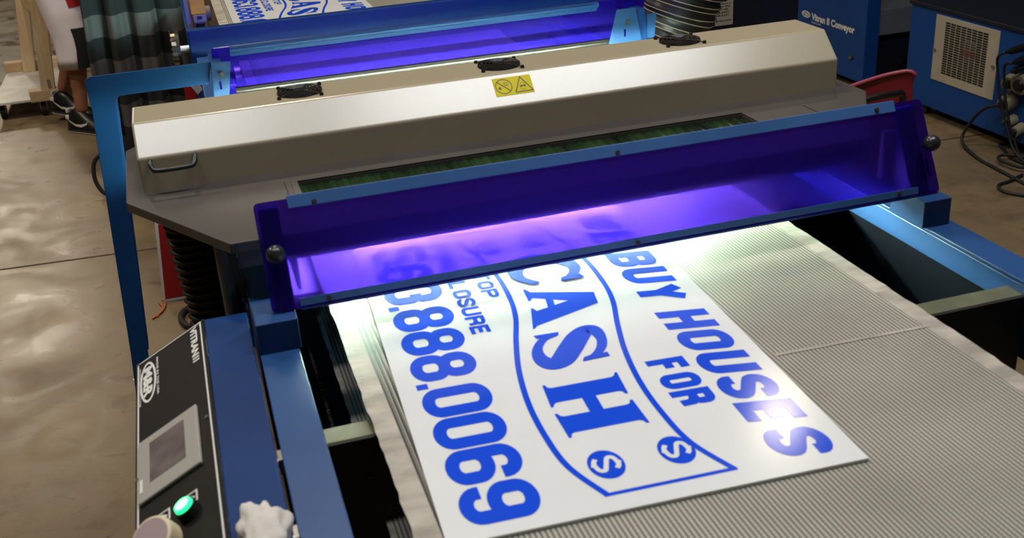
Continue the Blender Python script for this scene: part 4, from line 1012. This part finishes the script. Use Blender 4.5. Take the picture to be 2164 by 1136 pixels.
Rs = chest + SD * .17 + V((0, 0, .10)); Ls = chest - SD * .17 + V((0, 0, .10))
Re = Rs + V((.10, -.10, -.25)); Rw = Re + HD * .23 + V((0, 0, -.02)); Le = Ls + V((.10, -.06, -.25)); Lw = Le + HD * .23 + V((0, 0, -.02))
chains = [[('hip', hip, .11), ('belly', hip + V((.05, -.04, .20)), (.13, .10)), ('chest', chest, (.15, .11)), ('neck', neck, .055), ('head', headp, (.085, .10)), ('crown', headp + V((.02, -.015, .12)), .075)],
          [('hip', hip, 0), ('rh', Rh, .095), ('rt', Rh.lerp(Rk, .5), .080), ('rk', Rk, .056), ('rc', Rk.lerp(Ra, .35), .056), ('rs', Rk.lerp(Ra, .75), .040), ('ra', Ra, .036)],
          [('hip', hip, 0), ('lh', Lh, .095), ('lt', Lh.lerp(Lk, .5), .080), ('lk', Lk, .056), ('lc', Lk.lerp(La, .35), .056), ('ls', Lk.lerp(La, .75), .040), ('la', La, .036)],
          [('chest', chest, 0), ('rsh', Rs, .06), ('re', Re, .042), ('rw', Rw, .028), ('rp', Rw + HD * .08, (.04, .02))],
          [('chest', chest, 0), ('lsh', Ls, .06), ('le', Le, .042), ('lw', Lw, .028), ('lp', Lw + HD * .08, (.04, .02))]]
for wr, tagc, s in ((Rw, 'r', 1), (Lw, 'l', -1)):
    base = wr + HD * .08
    for k in range(4):
        o_ff = SD * (.027 - .018 * k); L_ = (.060, .072, .078, .066)[k]
        chains.append([(tagc + 'p', base, 0), (tagc + 'f%da' % k, base + o_ff + HD * .03, .0095), (tagc + 'f%db' % k, base + o_ff * 1.15 + HD * (.03 + L_ * .5) + V((0, 0, -.010)), .0085), (tagc + 'f%dc' % k, base + o_ff * 1.15 + HD * (.03 + L_ * .8) + V((0, 0, -.032)), .007)])
    chains.append([(tagc + 'p', base, 0), (tagc + 't1', base - SD * s * .045 - HD * .005, .010), (tagc + 't2', base - SD * s * .062 + HD * .03 + V((0, 0, -.01)), .009)])
skinned('body', chains, SKIN, pe)
def ell(c, a, b, rx, ry, n=24, wob=0, ph=0): return [c + a * (rx * (1 + wob * sin(3 * t + ph)) * cos(t)) + b * (ry * (1 + wob * sin(5 * t + ph)) * sin(t)) for t in [2 * PI * i / n for i in range(n)]]
def leg_cloth(h, k, a, name, hemz, wob):
    rings = []
    def pt(z):
        if z > k.z: t = (h.z - z) / (h.z - k.z); return h.lerp(k, t)
        t = (k.z - z) / (k.z - a.z); return k.lerp(a, t)
    for i in range(9):
        z = .80 + (hemz - .80) * i / 8; c = pt(z); q = i / 8
        rings.append(ell(V((c.x, c.y, z)), HD, SD, .125 - .018 * q, .105 - .008 * q, 24, wob * (1 + q), i * .5))
    rings.append([p + (p - V((pt(hemz).x, pt(hemz).y, p.z))) * -.10 + V((0, 0, .012)) for p in rings[-1]])
    return rings
sh_r = leg_cloth(Rh, Rk, Ra, 'shorts', .365, .018); sh_l = leg_cloth(Lh, Lk, La, 'shorts', .40, .018)
m = MB(); m.loft(sh_r, False); m.loft(sh_l, False)
m.loft([ell(hip + V((0, 0, z)), HD, SD, rx, ry, 24) for z, rx, ry in ((-.14, .13, .20), (-.06, .15, .205), (.04, .15, .20), (.12, .14, .185))], False)
sho = m.build('shorts', SHORTS, pe, smooth='all')
# black side panel, red side patch: strips lying on the outer side of the right leg
def strip(rings, i0, i1, k0, k1, off, skew=0):
    m = MB(); vs = []; n = len(rings[0]); fs = []; w = k1 - k0
    for r in range(i0, i1 + 1):
        ctr = sum(rings[r], V()) / n
        for k in range(k0, k1 + 1):
            p = rings[r][k % n]; d = (p - ctr); d.normalize(); vs.append(p + d * off)
    for r in range(i1 - i0):
        for k in range(w): a = r * (w + 1) + k; fs.append((a, a + 1, a + w + 2, a + w + 1))
    return m.add(vs, fs)
strip(sh_r, 4, 8, -1, 3, .004).build('side_panel', SHORT_K, sho, smooth='all')
strip(sh_r, 0, 2, -1, 2, .004).build('side_patch', SHORT_R, sho, smooth='all')
m = MB().loft([ell(hip + V((.0, 0, .08)), HD, SD, .155, .205), ell(hip + V((.05, -.04, .22)), HD, SD, .15, .20), ell(chest, HD, SD, .145, .225), ell(chest + V((.03, -.025, .13)), HD, SD, .11, .20), ell(neck, HD, SD, .07, .075)], False)
m.loft([ell(Rs + V((-.01, .01, .02)), HD, V((0, 0, 1)), .075, .08), ell(Rs.lerp(Re, .6), HD, SD, .065, .062)], False); m.loft([ell(Ls + V((-.01, .01, .02)), HD, V((0, 0, 1)), .075, .08), ell(Ls.lerp(Le, .6), HD, SD, .065, .062)], False)
m.build('shirt', mat('grey_tee', (96, 98, 104), .9), pe, smooth='all')
hr = headp + V((.0, .0, .065)); MB().ball(hr - HD * .02, .108, (1, .95, 1.0), 20, 14).build('hair', HAIR, pe, smooth='all')
fcx = headp + HD * .098
MB().ball(fcx + V((0, 0, .015)), .016, (1, .8, 1.3), 12, 8).build('nose', SKIN, pe, smooth='all')
for s in (1, -1):
    MB().ball(fcx + SD * s * .034 + V((0, 0, .045)) - HD * .006, .012, seg=12, rings=8).build('eye', PRINT_W, pe, smooth='all')
    MB().ball(headp + SD * s * .096 + V((0, 0, .03)), .028, (.6, .6, 1), 12, 8).build('ear', SKIN, pe, smooth='all')
MB().ball(fcx + V((0, 0, -.03)) - HD * .004, .018, (.7, 1.1, .35), 12, 8).build('mouth', mat('lips', (130, 76, 62), .5), pe, smooth='all')
def shoe(heel, toe_dir, pitch):
    """high-top: sole, upper, collar, curved white side mark, heel tab"""
    F = toe_dir.normalized(); U = (Vector((0, 0, 1)) - F * F.z).normalized(); S = F.cross(U)
    P3 = lambda f, s, u: heel + F * f + S * s + U * u
    prof = [(0, .034), (.03, .040), (.08, .040), (.13, .043), (.19, .050), (.24, .046), (.275, .030), (.29, .006)]
    def outline(u, grow):
        pts = [P3(f, w + grow, u) for f, w in prof] + [P3(f, -w - grow, u) for f, w in reversed(prof)]
        return pts
    sole = MB().loft([outline(0, 0), outline(.008, .003), outline(.024, .003)]).build('shoe_sole', SOLE, pe, smooth=True)
    MB().loft([outline(.0045, .0036), outline(.009, .0042)], False).build('welt', SHOE_W, sole)
    rings = []
    for f, hw, top in ((-.002, .030, .10), (.02, .040, .125), (.06, .042, .138), (.095, .042, .125), (.13, .044, .095), (.18, .049, .072), (.23, .047, .058), (.265, .036, .048), (.285, .016, .036)):
        rings.append([P3(f, hw * cos(t) * (1 if sin(t) < .3 else .86), .024 + (top - .024) * max(0, sin(t)) ** .8) for t in [PI * i / 12 for i in range(13)]])
    m = MB().loft(rings, True)
    up = m.build('shoe_upper', SHOE_K, pe, smooth='all')
    m = MB(); c = [(.075, .050), (.10, .052), (.125, .060), (.15, .071), (.06, .049), (.035, .058), (.022, .080)]
    for s in (1, -1):
        q = [P3(f, s * (.0475 if f < .13 else .050), u) for f, u in ((.015, .098), (.035, .072), (.075, .050), (.115, .048), (.160, .062), (.172, .082))]
        w_ = [.0015, .003, .006, .008, .005, .0015]
        A = [p + U * k for p, k in zip(q, w_)]; Bq = [p - U * k for p, k in zip(q, w_)]
        m.add(A + Bq, [(i, i + 1, 7 + i, 6 + i) for i in range(5)])
    m.build('side_mark', SHOE_W, up)
    MB().obox(P3(-.003, 0, .118), F, S, U, .005, .018, .010).build('heel_tab', SHOE_W, up, bevel=.002)
    MB().obox(P3(.004, 0, .085), F, S, U, .012, .030, .010).build('heel_stripe', SHOE_W, up, bevel=.002)
    return up
shoe(V((-.695, 6.555, .001)), V((.76, -.65, 0)), 0)
shoe(V((-.800, 6.865, .045)), V((.80, -.50, -.115)), 0)

# ---- striped fleece hanging over a wooden stand
st_ = thing('rack', (-.2, 5.687, 0), 'wooden rack standing behind the striped fleece, one orange-brown leg in view', 'rack')
for x in (-.345, .05):
    MB().box(x - .022, x + .022, 5.665, 5.709, 0, 1.25).build('leg', WOOD_D, st_, bevel=.002)
MB().cyl((-.45, 5.687, 1.265), (.15, 5.687, 1.265), .016, seg=14).build('rail', WOOD_D, st_, smooth=True)
m = MB()
def fleece(u, v):
    x = -.425 + .47 * u; z = 1.285 - 1.085 * v - .05 * sin(u * 5) * v
    y = 5.575 - .045 * sin(u * 24 + .8 + .5 * sin(7 * u)) * (.45 + .8 * v) - .022 * sin(u * 51 + 2 * v) * v - .06 * v * (1 - abs(2 * u - 1)) + .0
    if v < .02: y = 5.664
    return Vector((x - .045 * v * (1 - u) + .010 * sin(u * 21 + 2), y, z))
m.sheet(fleece, 90, 50)
tag(m.build('blanket', FLEECE, smooth='all', solid=.006), 'grey and black striped fleece hanging in folds at the upper left', 'blanket')

# ---- small things on the floor
tag(MB().tube(catmull([(-.25, 3.955, .004), (-.238, 3.90, .006), (-.250, 3.84, .005), (-.285, 3.79, .004)], 8), .0035, 6).build('cable_tie', ORANGE, smooth='all'), 'longer orange-brown cable tie curled on the floor', 'cable tie', 'cable ties on the floor')
tag(MB().tube(catmull([(-.262, 3.925, .004), (-.255, 3.90, .006), (-.248, 3.87, .005), (-.268, 3.80, .004)], 8), .0028, 6).build('cable_tie', ORANGE, smooth='all'), 'shorter cable tie curled on the floor inside the longer one', 'cable tie', 'cable ties on the floor')
tag(MB().tube(catmull([(-.10, 3.64, .012), (-.165, 3.66, .012), (-.185, 3.735, .012), (-.165, 3.80, .012), (-.11, 3.80, .012)], 8), .011, 10).build('cable', RUBBER, smooth='all'), 'black cable loop on the floor under the ribbed hose', 'cable')
tag(MB().prism([(-.352, 3.36, 0), (-.30, 3.18, 0), (-.05, 3.18, 0), (-.05, 3.37, 0)], [(-.352, 3.36, .0015), (-.30, 3.18, .0015), (-.05, 3.18, .0015), (-.05, 3.37, .0015)]).build('paper_scrap', WHITE), 'white paper scrap on the floor peeking out left of the control box', 'paper')
bg_ = thing('bag', (-.40, 5.36, 0), 'black bag with a strap on the floor behind the blue post', 'bag')
MB().loft([ell(V((-.395, 5.37, z)), V((1, 0, 0)), V((0, 1, 0)), rx, ry, 20, .05, z * 9) for z, rx, ry in ((.0, .06, .05), (.06, .085, .07), (.15, .08, .065), (.24, .05, .045), (.28, .02, .02))]).build('body', SHORT_K, bg_, smooth='all')
MB().tube(catmull([(-.44, 5.35, .20), (-.505, 5.34, .16), (-.52, 5.32, .08), (-.495, 5.29, .02), (-.46, 5.28, .012), (-.42, 5.31, .03)], 8), .010, 8).build('strap', SHORT_K, bg_, smooth='all')
